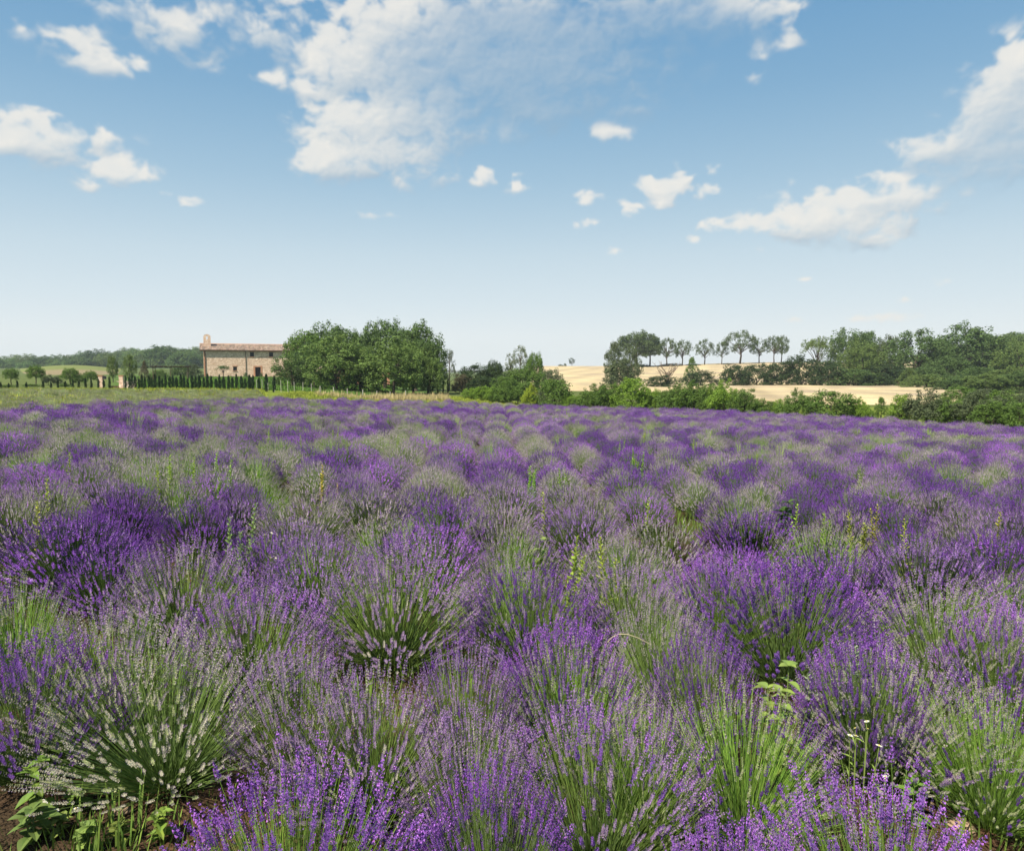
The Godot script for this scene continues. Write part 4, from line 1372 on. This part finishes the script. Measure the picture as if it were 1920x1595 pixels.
	for x in [door[0] - 0.34, door[1] + 0.004]:
		ds.box(Vector3(x, -0.3, -0.1), Vector3(x + 0.336, door[3] + 0.25, 0.035), Color(1, 1, 1))
	ds.box(Vector3(door[0], door[3] + 0.003, -0.1), Vector3(door[1], door[3] + 0.25, 0.034), Color(1, 1, 1))
	part("door_surround", ds.mesh(), brick, dr)
	var st := Buf.new()
	st.box(Vector3(door[0] - 0.6, -0.3, 0.05), Vector3(door[1] + 0.6, 0.0, 1.2), lin(0.55, 0.5, 0.42))
	part("door_step", st.mesh(), tile, dr)
	# the small bell gable over the left end: two piers and an arch
	var bell := Buf.new()
	var y0 := tall + 0.1
	var y1 := tall + 3.0
	var z0 := -2.2
	bell.box(Vector3(0.05, y0, z0 - 1.0), Vector3(0.86, y1 - 0.95, z0), Color(1, 1, 1))
	bell.box(Vector3(0.05, y1 - 0.95, z0 - 1.0), Vector3(0.58, y1 - 0.35, z0), Color(1, 1, 1))
	bell.box(Vector3(0.863, y0, z0 - 1.0), Vector3(1.4, y1 - 0.35, z0), Color(1, 1, 1))
	for k in 8:
		var a0 := PI * k / 8.0
		var a1 := PI * (k + 1) / 8.0
		for z in [z0 - 1.0, z0]:
			var zv := Vector3(0.725, y1 - 0.36, z)
			bell.quad(zv + Vector3(cos(a0) * 0.14, sin(a0) * 0.14, 0), zv + Vector3(cos(a1) * 0.14, sin(a1) * 0.14, 0), zv + Vector3(cos(a1) * 0.675, sin(a1) * 0.5, 0), zv + Vector3(cos(a0) * 0.675, sin(a0) * 0.5, 0), Color(1, 1, 1))
		for rr in [[0.14, 0.14], [0.675, 0.5]]:
			var c0 := Vector3(0.725 + cos(a0) * rr[0], y1 - 0.36 + sin(a0) * rr[1], z0)
			var c1 := Vector3(0.725 + cos(a1) * rr[0], y1 - 0.36 + sin(a1) * rr[1], z0)
			bell.quad(c0, c1, c1 + Vector3(0, 0, -1), c0 + Vector3(0, 0, -1), Color(1, 1, 1))
	part("bell_gable", bell.mesh(), brick if false else sm, o)
	# outbuilding seen between the trunks of the grove
	var ob := on_ground(630.0, 112.0)
	var h := thing("outbuilding", "low reddish brick outbuilding glimpsed between the grove trunks", "building", ob, deg_to_rad(14.0))
	var hw := wall_front(8.0, 2.6, 0.3, [[2.0, 2.9, 0.0, 2.0], [5.0, 5.8, 1.0, 1.9]])
	part("wall", hw.mesh(), brick, h)
	for x in [0.0, 8.0]:
		var g := Buf.new()
		g.quad(Vector3(x, -0.6, -0.002), Vector3(x, 2.6, -0.002), Vector3(x, 2.6, -4), Vector3(x, -0.6, -4), Color(1, 1, 1))
		part("side_wall", g.mesh(), brick, h)
	part("back_wall", wall_front(8.0, 2.6, 0.3, []).mesh(), brick, h).position = Vector3(0, 0, -4)
	var hr := part("roof", tiled_slope(-0.3, 8.3, 2.5, 0.4, 3.4, -2.1).mesh(), tile, h)
	part("back_slope", tiled_slope(-0.3, 8.3, 2.5, -4.6, 3.4, -2.1).mesh(), tile, hr)
	var hd := Buf.new()
	hd.box(Vector3(2.02, -0.2, -0.28), Vector3(2.88, 1.98, -0.22), Color(1, 1, 1))
	part("door", hd.mesh(), dark, h)
	var hg := Buf.new()
	hg.quad(Vector3(5, 1, -0.2), Vector3(5.8, 1, -0.2), Vector3(5.8, 1.9, -0.2), Vector3(5, 1.9, -0.2), Color(1, 1, 1))
	part("window", hg.mesh(), pane, h)

func build_garden() -> void:
	rng.seed = 16
	var brick: Material = mats["brick_wall"]
	# gate pillars
	for k in 2:
		var px: float = [190.0, 228.5][k]
		var o := thing("gate_pillar", ["left stone gate pillar beside the cypress drive, with a mailbox", "right stone gate pillar where the cypress row begins"][k], "gate pillar", on_ground(px, 67.0), 0.2, "two gate pillars of the drive")
		var b := Buf.new()
		b.box(Vector3(-0.17, -0.3, -0.17), Vector3(0.17, 1.22, 0.17), Color(1, 1, 1))
		part("shaft", b.mesh(), mats["stone_wall"], o)
		var c := Buf.new()
		c.box(Vector3(-0.21, 1.222, -0.21), Vector3(0.21, 1.29, 0.21), Color(1, 1, 1))
		part("cap", c.mesh(), brick, o)
	var mb := thing("mailbox", "dark mailbox on the right side of the left gate pillar", "mailbox", on_ground(196.5, 66.9) + Vector3(0, 0.95, 0))
	var m1 := Buf.new()
	m1.box(Vector3(-0.11, 0, -0.08), Vector3(0.14, 0.24, 0.1), Color(1, 1, 1))
	part("box", m1.mesh(), plain("mailbox_metal", lin(0.03, 0.03, 0.035), 0.4), mb)
	var m2 := Buf.new()
	m2.box(Vector3(-0.13, 0.243, -0.1), Vector3(0.16, 0.27, 0.12), Color(1, 1, 1))
	part("lid", m2.mesh(), mats["mailbox_metal"], mb)
	# low wooden gate, open, seen low between the pillars
	var gt := thing("gate", "low brown wooden gate between the two pillars", "gate", on_ground(213.0, 67.4))
	for k in 6:
		var b := Buf.new()
		b.box(Vector3(-0.35 + k * 0.18, -0.1, -0.02), Vector3(-0.35 + k * 0.18 + 0.12, 0.34, 0.02), Color(1, 1, 1))
		part("slat", b.mesh(), plain("gate_wood", lin(0.13, 0.07, 0.045)), gt)
	var rail := Buf.new()
	rail.box(Vector3(-0.4, 0.2, -0.05), Vector3(0.75, 0.26, -0.022), Color(1, 1, 1))
	part("rail", rail.mesh(), mats["gate_wood"], gt)
	# pergola
	var pg := thing("pergola", "flat brown pergola roof on thin posts left of the farmhouse", "pergola", on_ground(322.0, 112.0), 0.35)
	for x in [-2.3, 0.0, 2.3]:
		for z in [-1.5, 1.5]:
			var b := Buf.new()
			b.box(Vector3(x - 0.05, -0.3, z - 0.05), Vector3(x + 0.05, 2.02, z + 0.05), Color(1, 1, 1))
			part("post", b.mesh(), plain("pergola_wood", lin(0.10, 0.065, 0.045)), pg)
	for k in 9:
		var b := Buf.new()
		var x := -2.6 + k * 0.65
		b.box(Vector3(x - 0.24, 2.12, -1.9), Vector3(x + 0.30, 2.17, 1.9), vary(Color(1, 1, 1), 0.2))
		part("slat", b.mesh(), mats["pergola_wood"], pg)
	for z in [-1.5, 1.5]:
		var b := Buf.new()
		b.box(Vector3(-2.7, 2.023, z - 0.06), Vector3(2.7, 2.118, z + 0.06), Color(1, 1, 1))
		part("beam", b.mesh(), mats["pergola_wood"], pg)
	# wire fence on pale stakes in front of the grove
	var fence := thing("wire_fence", "thin wire fence on pale stakes in front of the grove", "fence", on_ground(640.0, 62.0))
	var xs := [481, 492, 503, 515, 527, 540, 552, 568, 584, 600, 626, 651, 680, 706, 731, 761]
	var tops := []
	for k in xs.size():
		var p := on_ground(xs[k], 62.5 - 1.5 * k / xs.size()) - fence.position
		var b := Buf.new()
		var w := 0.035 if k > 8 else 0.022
		var t := rf(0.75, 0.85) if k > 8 else rf(0.95, 1.05)
		b.tube([p + Vector3(0, -0.2, 0), p + Vector3(rf(-0.03, 0.03), t, 0)], [w, w], 5, Color(1, 1, 1))
		part("post", b.mesh(), plain("stake", lin(0.42, 0.40, 0.36)), fence)
		tops.append(p)
	for hgt in [0.3, 0.6]:
		var b := Buf.new()
		for k in tops.size() - 1:
			b.tube([tops[k] + Vector3(0, hgt, 0), tops[k + 1] + Vector3(0, hgt, 0)], [0.004, 0.004], 3, Color(0.5, 0.5, 0.5))
		part("wire", b.mesh(), mats["stake"], fence)

# ---------------------------------------------------------------- grass and weeds
func grass_tuft(col: Color, blades: int, tall: float, wide: float, thick: float) -> Mesh:
	var b := Buf.new()
	for i in blades:
		var a := rf(0, TAU)
		var from := Vector3(cos(a), 0, sin(a)) * rf(0, wide)
		var tip := from + Vector3(cos(a) * rf(0.05, 0.5), 1, sin(a) * rf(0.05, 0.5)) * tall * rf(0.5, 1.1)
		var side := Vector3(-sin(a), 0, cos(a)) * thick
		var mid := from.lerp(tip, 0.55) + Vector3(0, tall * 0.08, 0)
		var c := vary(col, 0.3)
		b.tri(from - side, mid + side * 0.8, from + side, c)
		b.tri(from - side, mid - side * 0.8, mid + side * 0.8, c)
		b.tri(mid - side * 0.8, tip, mid + side * 0.8, c)
	return b.mesh()

func grow_grass() -> void:
	rng.seed = 90
	var gm := plain("grass", Color(1, 1, 1), 0.8, true, 0.35)
	var near := []
	for i in 4500:   # between the plants
		var d := 1.3 + 14.0 * pow(rng.randf(), 1.2)
		var x := rf(-0.78, 0.78) * (d + 0.6)
		if d > 3.2 or rng.randf() < 0.3:
			near.append([0, x, d])
	var g1 := scatter("weed_grass", grass_tuft(lin(0.13, 0.21, 0.04), 22, 0.14, 0.12, 0.0028), gm, near, self, 0.5, 1.6, 0.3)
	tag(g1, "low green grass and weeds between the lavender plants", "grass", "", "stuff")
	var mid := []
	for i in 2600:
		var d := rf(13.0, 54.0)
		var r := rf(-0.72, 0.72)
		if d < field_edge(r) and rng.randf() < 0.45 + 0.5 * sstep(0.1, -0.5, r):
			mid.append([0, r * d, d])
	var g2 := scatter("weed_grass", grass_tuft(lin(0.21, 0.33, 0.05), 34, 0.66, 0.16, 0.006), gm, mid.slice(0, 380), self, 0.6, 1.02, 0.3)
	tag(g2, "yellow green weed grass standing between the far lavender rows", "grass", "", "stuff")
	var verge := []
	for i in 9000:
		var r := rf(-0.36, 0.02)
		var e := field_edge(r)
		verge.append([0, r * (e + 0.2), e + 0.2 + rf(0.0, 12.0)])
	for i in 2600:
		var r := rf(-0.74, -0.33)
		var d := rf(lerpf(52.0, 59.5, sstep(-0.36, -0.5, r)), 63.0)
		verge.append([0, r * d, d])
	var g3 := scatter("verge_grass", grass_tuft(lin(0.27, 0.33, 0.05), 12, 0.28, 0.2, 0.02), gm, verge, self, 0.6, 1.3, 0.25)
	tag(g3, "yellow green grass verge between the lavender and the cypress row", "grass", "", "stuff")
	var lawn := []
	for i in 5000:
		var d := rf(66.0, 145.0)
		lawn.append([0, rf(-0.50, -0.16) * d, d])
	var g5 := scatter("lawn_grass", grass_tuft(lin(0.11, 0.21, 0.035), 12, 0.3, 0.4, 0.04), gm, lawn, self, 0.7, 1.3, 0.2)
	tag(g5, "bright green lawn grass in front of the farmhouse", "grass", "", "stuff")
	var dry := []
	for i in 480:
		var px: float = 690.0 + 150.0 * rng.randf()
		var d := rf(57.0, 63.0)
		dry.append([0, (px - 960.0) / FOC * d, d])
	for i in 90:
		var d := rf(57.0, 62.0)
		dry.append([0, (rf(590.0, 690.0) - 960.0) / FOC * d, d])
	var g4 := scatter("dry_grass", grass_tuft(lin(0.46, 0.38, 0.19), 18, 0.62, 0.22, 0.014), gm, dry, self, 0.6, 1.15, 0.2)
	tag(g4, "tall straw coloured dry grass in front of the grove", "grass", "", "stuff")
	# the field on the left that is not yet in flower
	var pale := []
	for i in 5200:
		var r := rf(-0.74, -0.34)
		var e := field_edge(r)
		var d := rf(e - 1.0, 58.0)
		if d > e - 1.0:
			pale.append([0, r * d, roundf(d / 0.9) * 0.9 + rf(-0.2, 0.2)] if i % 2 else [0, r * d, d])
	var L := lavender("green", 3, 880)
	var all := Buf.new()
	all.put(L.foliage, Transform3D()); all.put(L.stems, Transform3D()); all.put(L.spikes, Transform3D())
	var tinted := plain("young_lavender", lin(1.05, 1.05, 0.95), 0.8, true, 0.3)
	var g6 := scatter("young_lavender_rows", all.mesh(), tinted, pale.slice(0, 2400), self, 0.45, 0.7, 0.35)
	tag(g6, "grey green young lavender not in flower, far left of the field", "lavender", "", "stuff")
	var tan_tufts := scatter("dry_weeds", grass_tuft(lin(0.38, 0.30, 0.15), 12, 0.35, 0.3, 0.02), gm, pale.slice(4000, 4500), self, 0.6, 1.2, 0.2)
	tag(tan_tufts, "dry tan weeds between the young lavender rows far left", "weeds", "", "stuff")
	var tuft := scatter("yellow_weeds", grass_tuft(lin(0.33, 0.36, 0.06), 14, 0.4, 0.2, 0.02), gm, pale.slice(2600, 4000), self, 0.6, 1.2, 0.2)
	tag(tuft, "yellow weeds between the young lavender rows far left", "weeds", "", "stuff")

func leaf_mesh(col: Color, long: float, wide: float) -> Mesh:   # pointed leaf along +z, folded along its rib, tip drooping
	var b := Buf.new()
	var n := 6
	for k in n:
		var t0 := float(k) / n
		var t1 := float(k + 1) / n
		var w0 := wide * sin(PI * pow(t0, 0.75)) * 0.5
		var w1 := wide * sin(PI * pow(t1, 0.75)) * 0.5
		var y0 := long * (0.22 * t0 - 0.42 * t0 * t0)
		var y1 := long * (0.22 * t1 - 0.42 * t1 * t1)
		var m0 := Vector3(0, y0, t0 * long)
		var m1 := Vector3(0, y1, t1 * long)
		for s in [-1.0, 1.0]:
			var e0 := m0 + Vector3(s * w0, w0 * 0.35, 0)
			var e1 := m1 + Vector3(s * w1, w1 * 0.35 + 0.002 * (k % 2), 0)
			b.quad(m0, e0, e1, m1, Color(col.r * (1.0 + 0.06 * s), col.g * (1.0 + 0.05 * s), col.b))
	return b.mesh()

func broad_weed(label: String, px: float, py: float, h: float, tall: float, tiers: int, leaf: float, col: Color) -> void:
	# the spot whose top shows at px, py
	var d: float = (EYE - tall) * FOC / (py - HORIZON)
	var x := (px - 960.0) / FOC * d
	var o := thing("broadleaf_weed", label, "weed", Vector3(x, ground_h(x, d), -d), h, "broad leaved weeds among the lavender")
	rng.seed = int(px) + 3
	var lm := plain("weed_leaf", Color(1, 1, 1), 0.55, true, 0.5)
	var variants := []
	for k in 4:
		variants.append(leaf_mesh(vary(col, 0.22), 1.0, rf(0.5, 0.64)))
	for q in 3:
		var lean := Vector3(cos(q * 2.1 + h), 0, sin(q * 2.1 + h)) * tall * (0.14 if q else 0.02)
		var high: float = tall * [1.0, 0.88, 0.8][q]
		var sb := Buf.new()
		sb.tube([Vector3(0, -0.03, 0), lean * 0.6 + Vector3(0, high * 0.5, 0), lean + Vector3(0, high, 0)], [0.005, 0.004, 0.002], 6, Color(col.r * 0.8, col.g * 0.8, col.b))
		part("stem", sb.mesh(), lm, o)
		for k in tiers:
			var t := 0.2 + 0.8 * (k + 1.0) / tiers
			for s in 4 if k == tiers - 1 else 2:
				var a := k * 1.57 + s * (PI if k < tiers - 1 else 1.57) + rf(-0.4, 0.4)
				var size := leaf * (0.62 + 0.5 * sin(PI * t * 0.8)) * rf(0.8, 1.15)
				var l := part("leaf", variants[rng.randi() % 4], lm, o)
				var tilt := rf(-0.25, 0.35) if k < tiers - 1 else rf(-0.6, -0.1)
				var at := (lean * 0.6 * t * 2.0 + Vector3(0, high * t, 0)) if t < 0.5 else (lean * 0.6).lerp(lean, t * 2.0 - 1.0) + Vector3(0, high * t, 0)
				l.transform = Transform3D(Basis.from_euler(Vector3(tilt, a, rf(-0.2, 0.2))).scaled(Vector3.ONE * size), at)

func spire_weed(label: String, px: float, py: float, tall: float, col: Color, shoots: int) -> void:
	# upright weed with narrow leaves; its top shows at px, py
	var d: float = (EYE - tall) * FOC / (py - HORIZON)
	for k in 3:
		var xg := (px - 960.0) / FOC * d
		d = (EYE - tall - ground_h(xg, d)) * FOC / (py - HORIZON)
	var x := (px - 960.0) / FOC * d
	var o := thing("spire_weed", label, "weed", Vector3(x, ground_h(x, d), -d), px * 0.1, "upright weeds standing out of the lavender")
	rng.seed = int(px * 3.0 + py)
	var stems := Buf.new()
	var leaves := Buf.new()
	for s in shoots:
		var base := Vector3(rf(-0.08, 0.08), 0, rf(-0.08, 0.08)) * (1.0 if shoots > 1 else 0.2)
		var top := base + Vector3(rf(-0.08, 0.08), tall * (1.0 if s == 0 else rf(0.65, 0.95)), rf(-0.08, 0.08))
		stems.tube([base, base.lerp(top, 0.5) + Vector3(rf(-0.01, 0.01), 0, 0), top], [0.006, 0.005, 0.002], 4, col)
		var n := 64
		for i in n:
			var t := 0.25 + 0.75 * i / n
			var a := i * 2.4
			var at := base.lerp(top, t)
			var long := 0.085 * (1.15 - t * 0.8) * rf(0.7, 1.3)
			var dir := Vector3(cos(a), rf(0.5, 1.3), sin(a)).normalized()
			var side := Vector3(-sin(a), 0, cos(a)) * long * 0.26
			var c := vary(col, 0.3)
			var m := at + dir * long * 0.5
			leaves.tri(at, m + side, m - side, c)
			leaves.tri(m + side, at + dir * long - Vector3(0, long * 0.15, 0), m - side, c)
	var wm := plain("weed_spire", Color(1, 1, 1), 0.7, true, 0.45)
	part("stems", stems.mesh(), wm, o, "stuff")
	part("leaves", leaves.mesh(), wm, o, "stuff")

func white_flowers(label: String, px: float, py: float, tall: float, heads: Array) -> void:
	var d: float = (EYE - tall) * FOC / (py - HORIZON)
	var x := (px - 960.0) / FOC * d
	var o := thing("white_flowers", label, "wildflower", Vector3(x, ground_h(x, d), -d), 0.0, "white wild flowers among the lavender")
	rng.seed = int(px)
	var green := plain("weed_spire", Color(1, 1, 1), 0.7, true, 0.45)
	var white := plain("petal_white", lin(0.78, 0.78, 0.70), 0.6, true, 0.4)
	var fl := Buf.new()
	for k in 11:
		var a := TAU * k / 11
		var out := Vector3(cos(a), 0.25, sin(a))
		var side := Vector3(-sin(a), 0, cos(a)) * 0.0042
		fl.quad(out * 0.003, out * 0.010 + side, out * 0.0155 + Vector3(0, -0.002, 0), out * 0.010 - side, vary(Color(1, 1, 1), 0.1))
	var flm := fl.mesh()
	var ct := SphereMesh.new()
	ct.radius = 0.0045; ct.height = 0.007; ct.radial_segments = 8; ct.rings = 4
	for p in heads:
		var top := Vector3(p[0], p[1], rf(-0.06, 0.06))
		var st := Buf.new()
		var mid := Vector3(p[0] * 0.6, p[1] * 0.55, 0.01)
		st.tube([Vector3(rf(-0.02, 0.02), 0, 0), mid, top], [0.0028, 0.0022, 0.0016], 4, lin(0.2, 0.28, 0.07))
		for k in 7:
			var q := mid.lerp(top, rf(-0.6, 0.8))
			var e := q + Vector3(rf(-0.04, 0.04), rf(0, 0.04), rf(-0.04, 0.04))
			st.tri(q, e, q.lerp(e, 0.5) + Vector3(0.004, 0.003, 0), lin(0.2, 0.3, 0.06))
		part("stem", st.mesh(), green, o)
		var f := part("flower", flm, white, o)
		f.transform = Transform3D(Basis.from_euler(Vector3(rf(0.1, 0.7), rf(0, 6), 0)).scaled(Vector3.ONE * rf(0.55, 0.8)), top)
		var c := part("flower_centre", ct, plain("flower_yellow", lin(0.6, 0.5, 0.12), 0.8), f)
		c.position = Vector3(0, 0.003, 0)

func grow_weeds() -> void:
	broad_weed("yellow green broad leaved weed standing before the broad deep violet bush", 1487, 1218, 0.3, 0.62, 8, 0.062, lin(0.22, 0.30, 0.07))
	broad_weed("green broad leaved weed at the left edge beside the silvery bush", 44, 1452, 1.0, 0.24, 4, 0.062, lin(0.15, 0.24, 0.045))
	broad_weed("pale green broad leaves low in the bottom left corner", 22, 1548, 0.4, 0.16, 3, 0.07, lin(0.15, 0.22, 0.06))
	broad_weed("low leafy weed between the left edge weed and the silvery bush", 108, 1512, 2.2, 0.1, 2, 0.05, lin(0.14, 0.22, 0.045))
	broad_weed("low yellowish weed below the silvery bush", 195, 1572, 0.5, 0.1, 3, 0.045, lin(0.19, 0.25, 0.06))
	broad_weed("small yellowish weed on the soil nearest the left corner", 78, 1566, 3.0, 0.09, 2, 0.05, lin(0.2, 0.26, 0.07))
	broad_weed("small pale leaves at the bottom edge near the left corner", 128, 1582, 1.4, 0.12, 3, 0.05, lin(0.17, 0.26, 0.07))
	broad_weed("light leaves peeping out left of the bottom purple bush", 275, 1548, 2.0, 0.14, 3, 0.05, lin(0.18, 0.27, 0.05))
	broad_weed("small leafy weed near the right soil patch", 1745, 1448, 0.8, 0.2, 3, 0.06, lin(0.14, 0.25, 0.045))
	broad_weed("dark leaved weed in the shade right of the white daisies", 1752, 1375, 0.2, 0.24, 3, 0.085, lin(0.09, 0.16, 0.035))
	broad_weed("leafy pale weed between rows right of the bright green bush", 1022, 985, 0.9, 0.5, 5, 0.07, lin(0.24, 0.33, 0.09))
	broad_weed("dark leaved plant in the violet row right of the middle", 1482, 900, 0.1, 0.55, 6, 0.12, lin(0.07, 0.13, 0.03))
	spire_weed("grey felted weed with pointed tips next to the yellow green weed", 1560, 1222, 0.6, lin(0.30, 0.36, 0.22), 2)
	var spires := [
		[1650, 945, "brownish dock spire, tallest of three on the right", 0.27, 0.27, 0.05, 2], [1627, 960, "yellow dock spires left of the tallest one on the right", 0.30, 0.34, 0.06, 3], [1545, 965, "light green weed spire left of the dock spires", 0.24, 0.36, 0.06, 2],
		[1715, 980, "thin yellow weed spire right of the dock spires", 0.33, 0.38, 0.07, 1], [1500, 945, "bright weed in front of the dark leaved plant", 0.30, 0.42, 0.07, 2], [1860, 960, "yellow weed spires near the right edge", 0.36, 0.38, 0.06, 3],
		[1210, 935, "yellow green weed spire by the silver green bush", 0.28, 0.38, 0.06, 1], [1026, 925, "single yellow weed spire in the middle row", 0.34, 0.40, 0.07, 1], [1163, 1005, "yellow spire weed right of the bright green bush", 0.33, 0.40, 0.06, 2],
		[1075, 1005, "fern like yellow weed right of the pale leafy weed", 0.30, 0.40, 0.06, 3], [992, 875, "bright green weed clump right of the dark dome", 0.22, 0.40, 0.05, 4], [1070, 880, "upright weed right of the bright green clump", 0.24, 0.38, 0.06, 2],
		[448, 948, "pale leafy weed left of the white flowers", 0.22, 0.33, 0.10, 2], [425, 968, "lower pale leafy weed left of the white flowers", 0.22, 0.33, 0.10, 2], [75, 895, "yellow weed spire beside the violet bush on the left", 0.32, 0.40, 0.07, 2],
		[48, 938, "bent yellow weed near the left edge", 0.34, 0.38, 0.08, 1], [308, 852, "tall light green spire weed, left one of three", 0.27, 0.40, 0.06, 2], [353, 858, "tall light green spire weed, middle one of three", 0.27, 0.40, 0.06, 1],
		[396, 848, "tall light green spire weed, right one of three", 0.24, 0.40, 0.05, 2], [293, 870, "light green weed beside the left spire", 0.28, 0.38, 0.06, 1], [610, 870, "orange yellow weed beside a silver bush", 0.42, 0.36, 0.06, 2],
		[412, 862, "green weed just right of three spires", 0.24, 0.40, 0.05, 2], [118, 848, "thin weed on the left above a pale bush", 0.28, 0.36, 0.07, 1], [380, 800, "light weed in the far left rows", 0.26, 0.38, 0.07, 2],
		[500, 800, "far light weed above the violet rows", 0.26, 0.38, 0.07, 2], [625, 798, "far light weed left of the middle", 0.28, 0.40, 0.06, 2], [570, 815, "small far weed below the others", 0.28, 0.40, 0.06, 2],
		[745, 815, "far weed spire in the middle left rows", 0.28, 0.40, 0.06, 1], [722, 775, "dark green upright far weed", 0.18, 0.34, 0.05, 2], [798, 815, "thin far weed spire left of the middle", 0.30, 0.40, 0.07, 1],
		[870, 795, "single far yellow weed spire in the middle", 0.33, 0.40, 0.07, 1], [655, 828, "short weed clump left of the middle", 0.26, 0.38, 0.06, 3], [1212, 802, "far yellow weeds right of the middle", 0.30, 0.38, 0.06, 3],
		[1165, 822, "far weed clump right of the middle", 0.26, 0.38, 0.06, 2], [1195, 838, "bushy green weed in the right middle rows", 0.24, 0.40, 0.06, 4], [1364, 795, "bright round far weed on the right", 0.26, 0.42, 0.06, 3],
		[1305, 822, "pair of far weeds on the right", 0.28, 0.38, 0.07, 2], [1425, 850, "thin pale weed on the right", 0.28, 0.36, 0.08, 1], [1620, 870, "grey upright weed in the far right rows", 0.30, 0.36, 0.16, 2],
	]
	for s in spires:
		spire_weed(s[2], s[0], s[1], 0.72, lin(s[3], s[4], s[5]), s[6])
	white_flowers("white daisies on thin branching stems right of the green lavender bush", 1635, 1322, 0.62, [[0.02, 0.62], [0.018, 0.60], [-0.03, 0.61], [-0.028, 0.585], [0.055, 0.545], [-0.06, 0.60], [0.085, 0.45], [0.088, 0.43]])
	white_flowers("few white flowers beside a pale weed left of the middle", 493, 988, 0.62, [[0.0, 0.62], [0.025, 0.615], [0.045, 0.46], [0.07, 0.45], [-0.16, 0.47]])
	white_flowers("tiny chamomile flowers low in the bottom left corner", 50, 1535, 0.12, [[-0.02, 0.12], [0.0, 0.125], [0.07, 0.125], [0.12, 0.11]])
	# a dry straw bending over the plants
	var d := 3.4
	var o := thing("straw_stalk", "dry straw coloured grass stalk bending right of the middle bushes", "grass stalk", Vector3(0.38, ground_h(0.38, d), -d))
	var b := Buf.new()
	var bend := []
	var slim := []
	for i in 13:
		var u := i / 12.0
		bend.append(Vector3(0.02 * u + 0.24 * u * u * u, 0.60 * sin(u * 1.95) * (1.0 - 0.06 * u), 0.04 * u))
		slim.append(0.0018 if i < 9 else 0.0028 - 0.0005 * (i - 9))
	b.tube(bend, slim, 4, lin(0.5, 0.45, 0.28))
	part("stalk", b.mesh(), plain("weed_spire", Color(1, 1, 1), 0.7, true, 0.45), o)
	# stones on the bare soil
	rng.seed = 505
	var stones := [[1795, 1490, 0.05, "flat pale stone on the bare soil at lower right"], [1838, 1545, 0.06, "larger pale stone near the bottom right corner"], [1770, 1500, 0.03, "small stone left of the flat pale one"], [60, 1470, 0.025, "small stone on the soil at lower left"], [200, 1560, 0.03, "brown clod on the soil below the silvery bush"]]
	for s in stones:
		var dd: float = EYE * FOC / (s[1] - HORIZON)
		var x: float = (s[0] - 960.0) / FOC * dd
		var sp := SphereMesh.new()
		sp.radius = 1.0; sp.height = 2.0; sp.radial_segments = 12; sp.rings = 8
		var arr := sp.get_mesh_arrays()
		var vs: PackedVector3Array = arr[Mesh.ARRAY_VERTEX]
		var off := rf(0, 50)
		for i in vs.size():
			vs[i] = vs[i] * (1.0 + 0.5 * fbm.get_noise_3dv(vs[i] * 12.0 + Vector3.ONE * off))
		arr[Mesh.ARRAY_VERTEX] = vs
		var am := ArrayMesh.new()
		am.add_surface_from_arrays(Mesh.PRIMITIVE_TRIANGLES, arr)
		var st := part("stone", am, plain("stone", lin(0.33, 0.24, 0.16), 0.9), self)
		tag(st, s[3], "stone")
		st.position = Vector3(x, ground_h(x, dd) + 0.03, -dd)
		st.scale = Vector3(s[2], s[2] * 0.55, s[2] * 0.8)

# ---------------------------------------------------------------- the scene
func _ready() -> void:
	var cam := Camera3D.new()
	cam.name = "camera"
	cam.position = Vector3(0, EYE, 0)
	cam.rotation_degrees.x = -4.19
	cam.fov = 59.33
	cam.near = 0.05
	cam.far = 6000.0
	add_child(cam)
	cam.current = true
	fbm.seed = 21
	fbm.frequency = 0.05
	fbm.fractal_octaves = 4
	var env := Environment.new()
	env.background_mode = Environment.BG_SKY
	var sky := Sky.new()
	var pano := PanoramaSkyMaterial.new()
	pano.panorama = ImageTexture.create_from_image(make_sky())
	pano.energy_multiplier = 0.53
	sky.sky_material = pano
	env.sky = sky
	env.tonemap_mode = Environment.TONE_MAPPER_LINEAR
	env.tonemap_exposure = 1.9
	env.sdfgi_enabled = true
	env.ssao_enabled = true
	env.ssil_enabled = true
	env.fog_enabled = true
	env.fog_density = 0.00025
	env.fog_light_color = Color(0.86, 0.92, 0.97)
	var we := WorldEnvironment.new()
	we.name = "world"
	we.environment = env
	add_child(we)
	var sun := DirectionalLight3D.new()
	sun.name = "sun"
	sun.light_energy = 1.4
	sun.light_color = Color(1.0, 0.955, 0.88)
	sun.light_angular_distance = 0.6
	sun.shadow_enabled = true
	sun.rotation_degrees = Vector3(-52, -38, 0)
	add_child(sun)
	build_land()
	far_woods()
	build_house()
	build_garden()
	plant_trees()
	plant_hedge()
	plant_left()
	plant_lavender()
	grow_grass()
	grow_weeds()
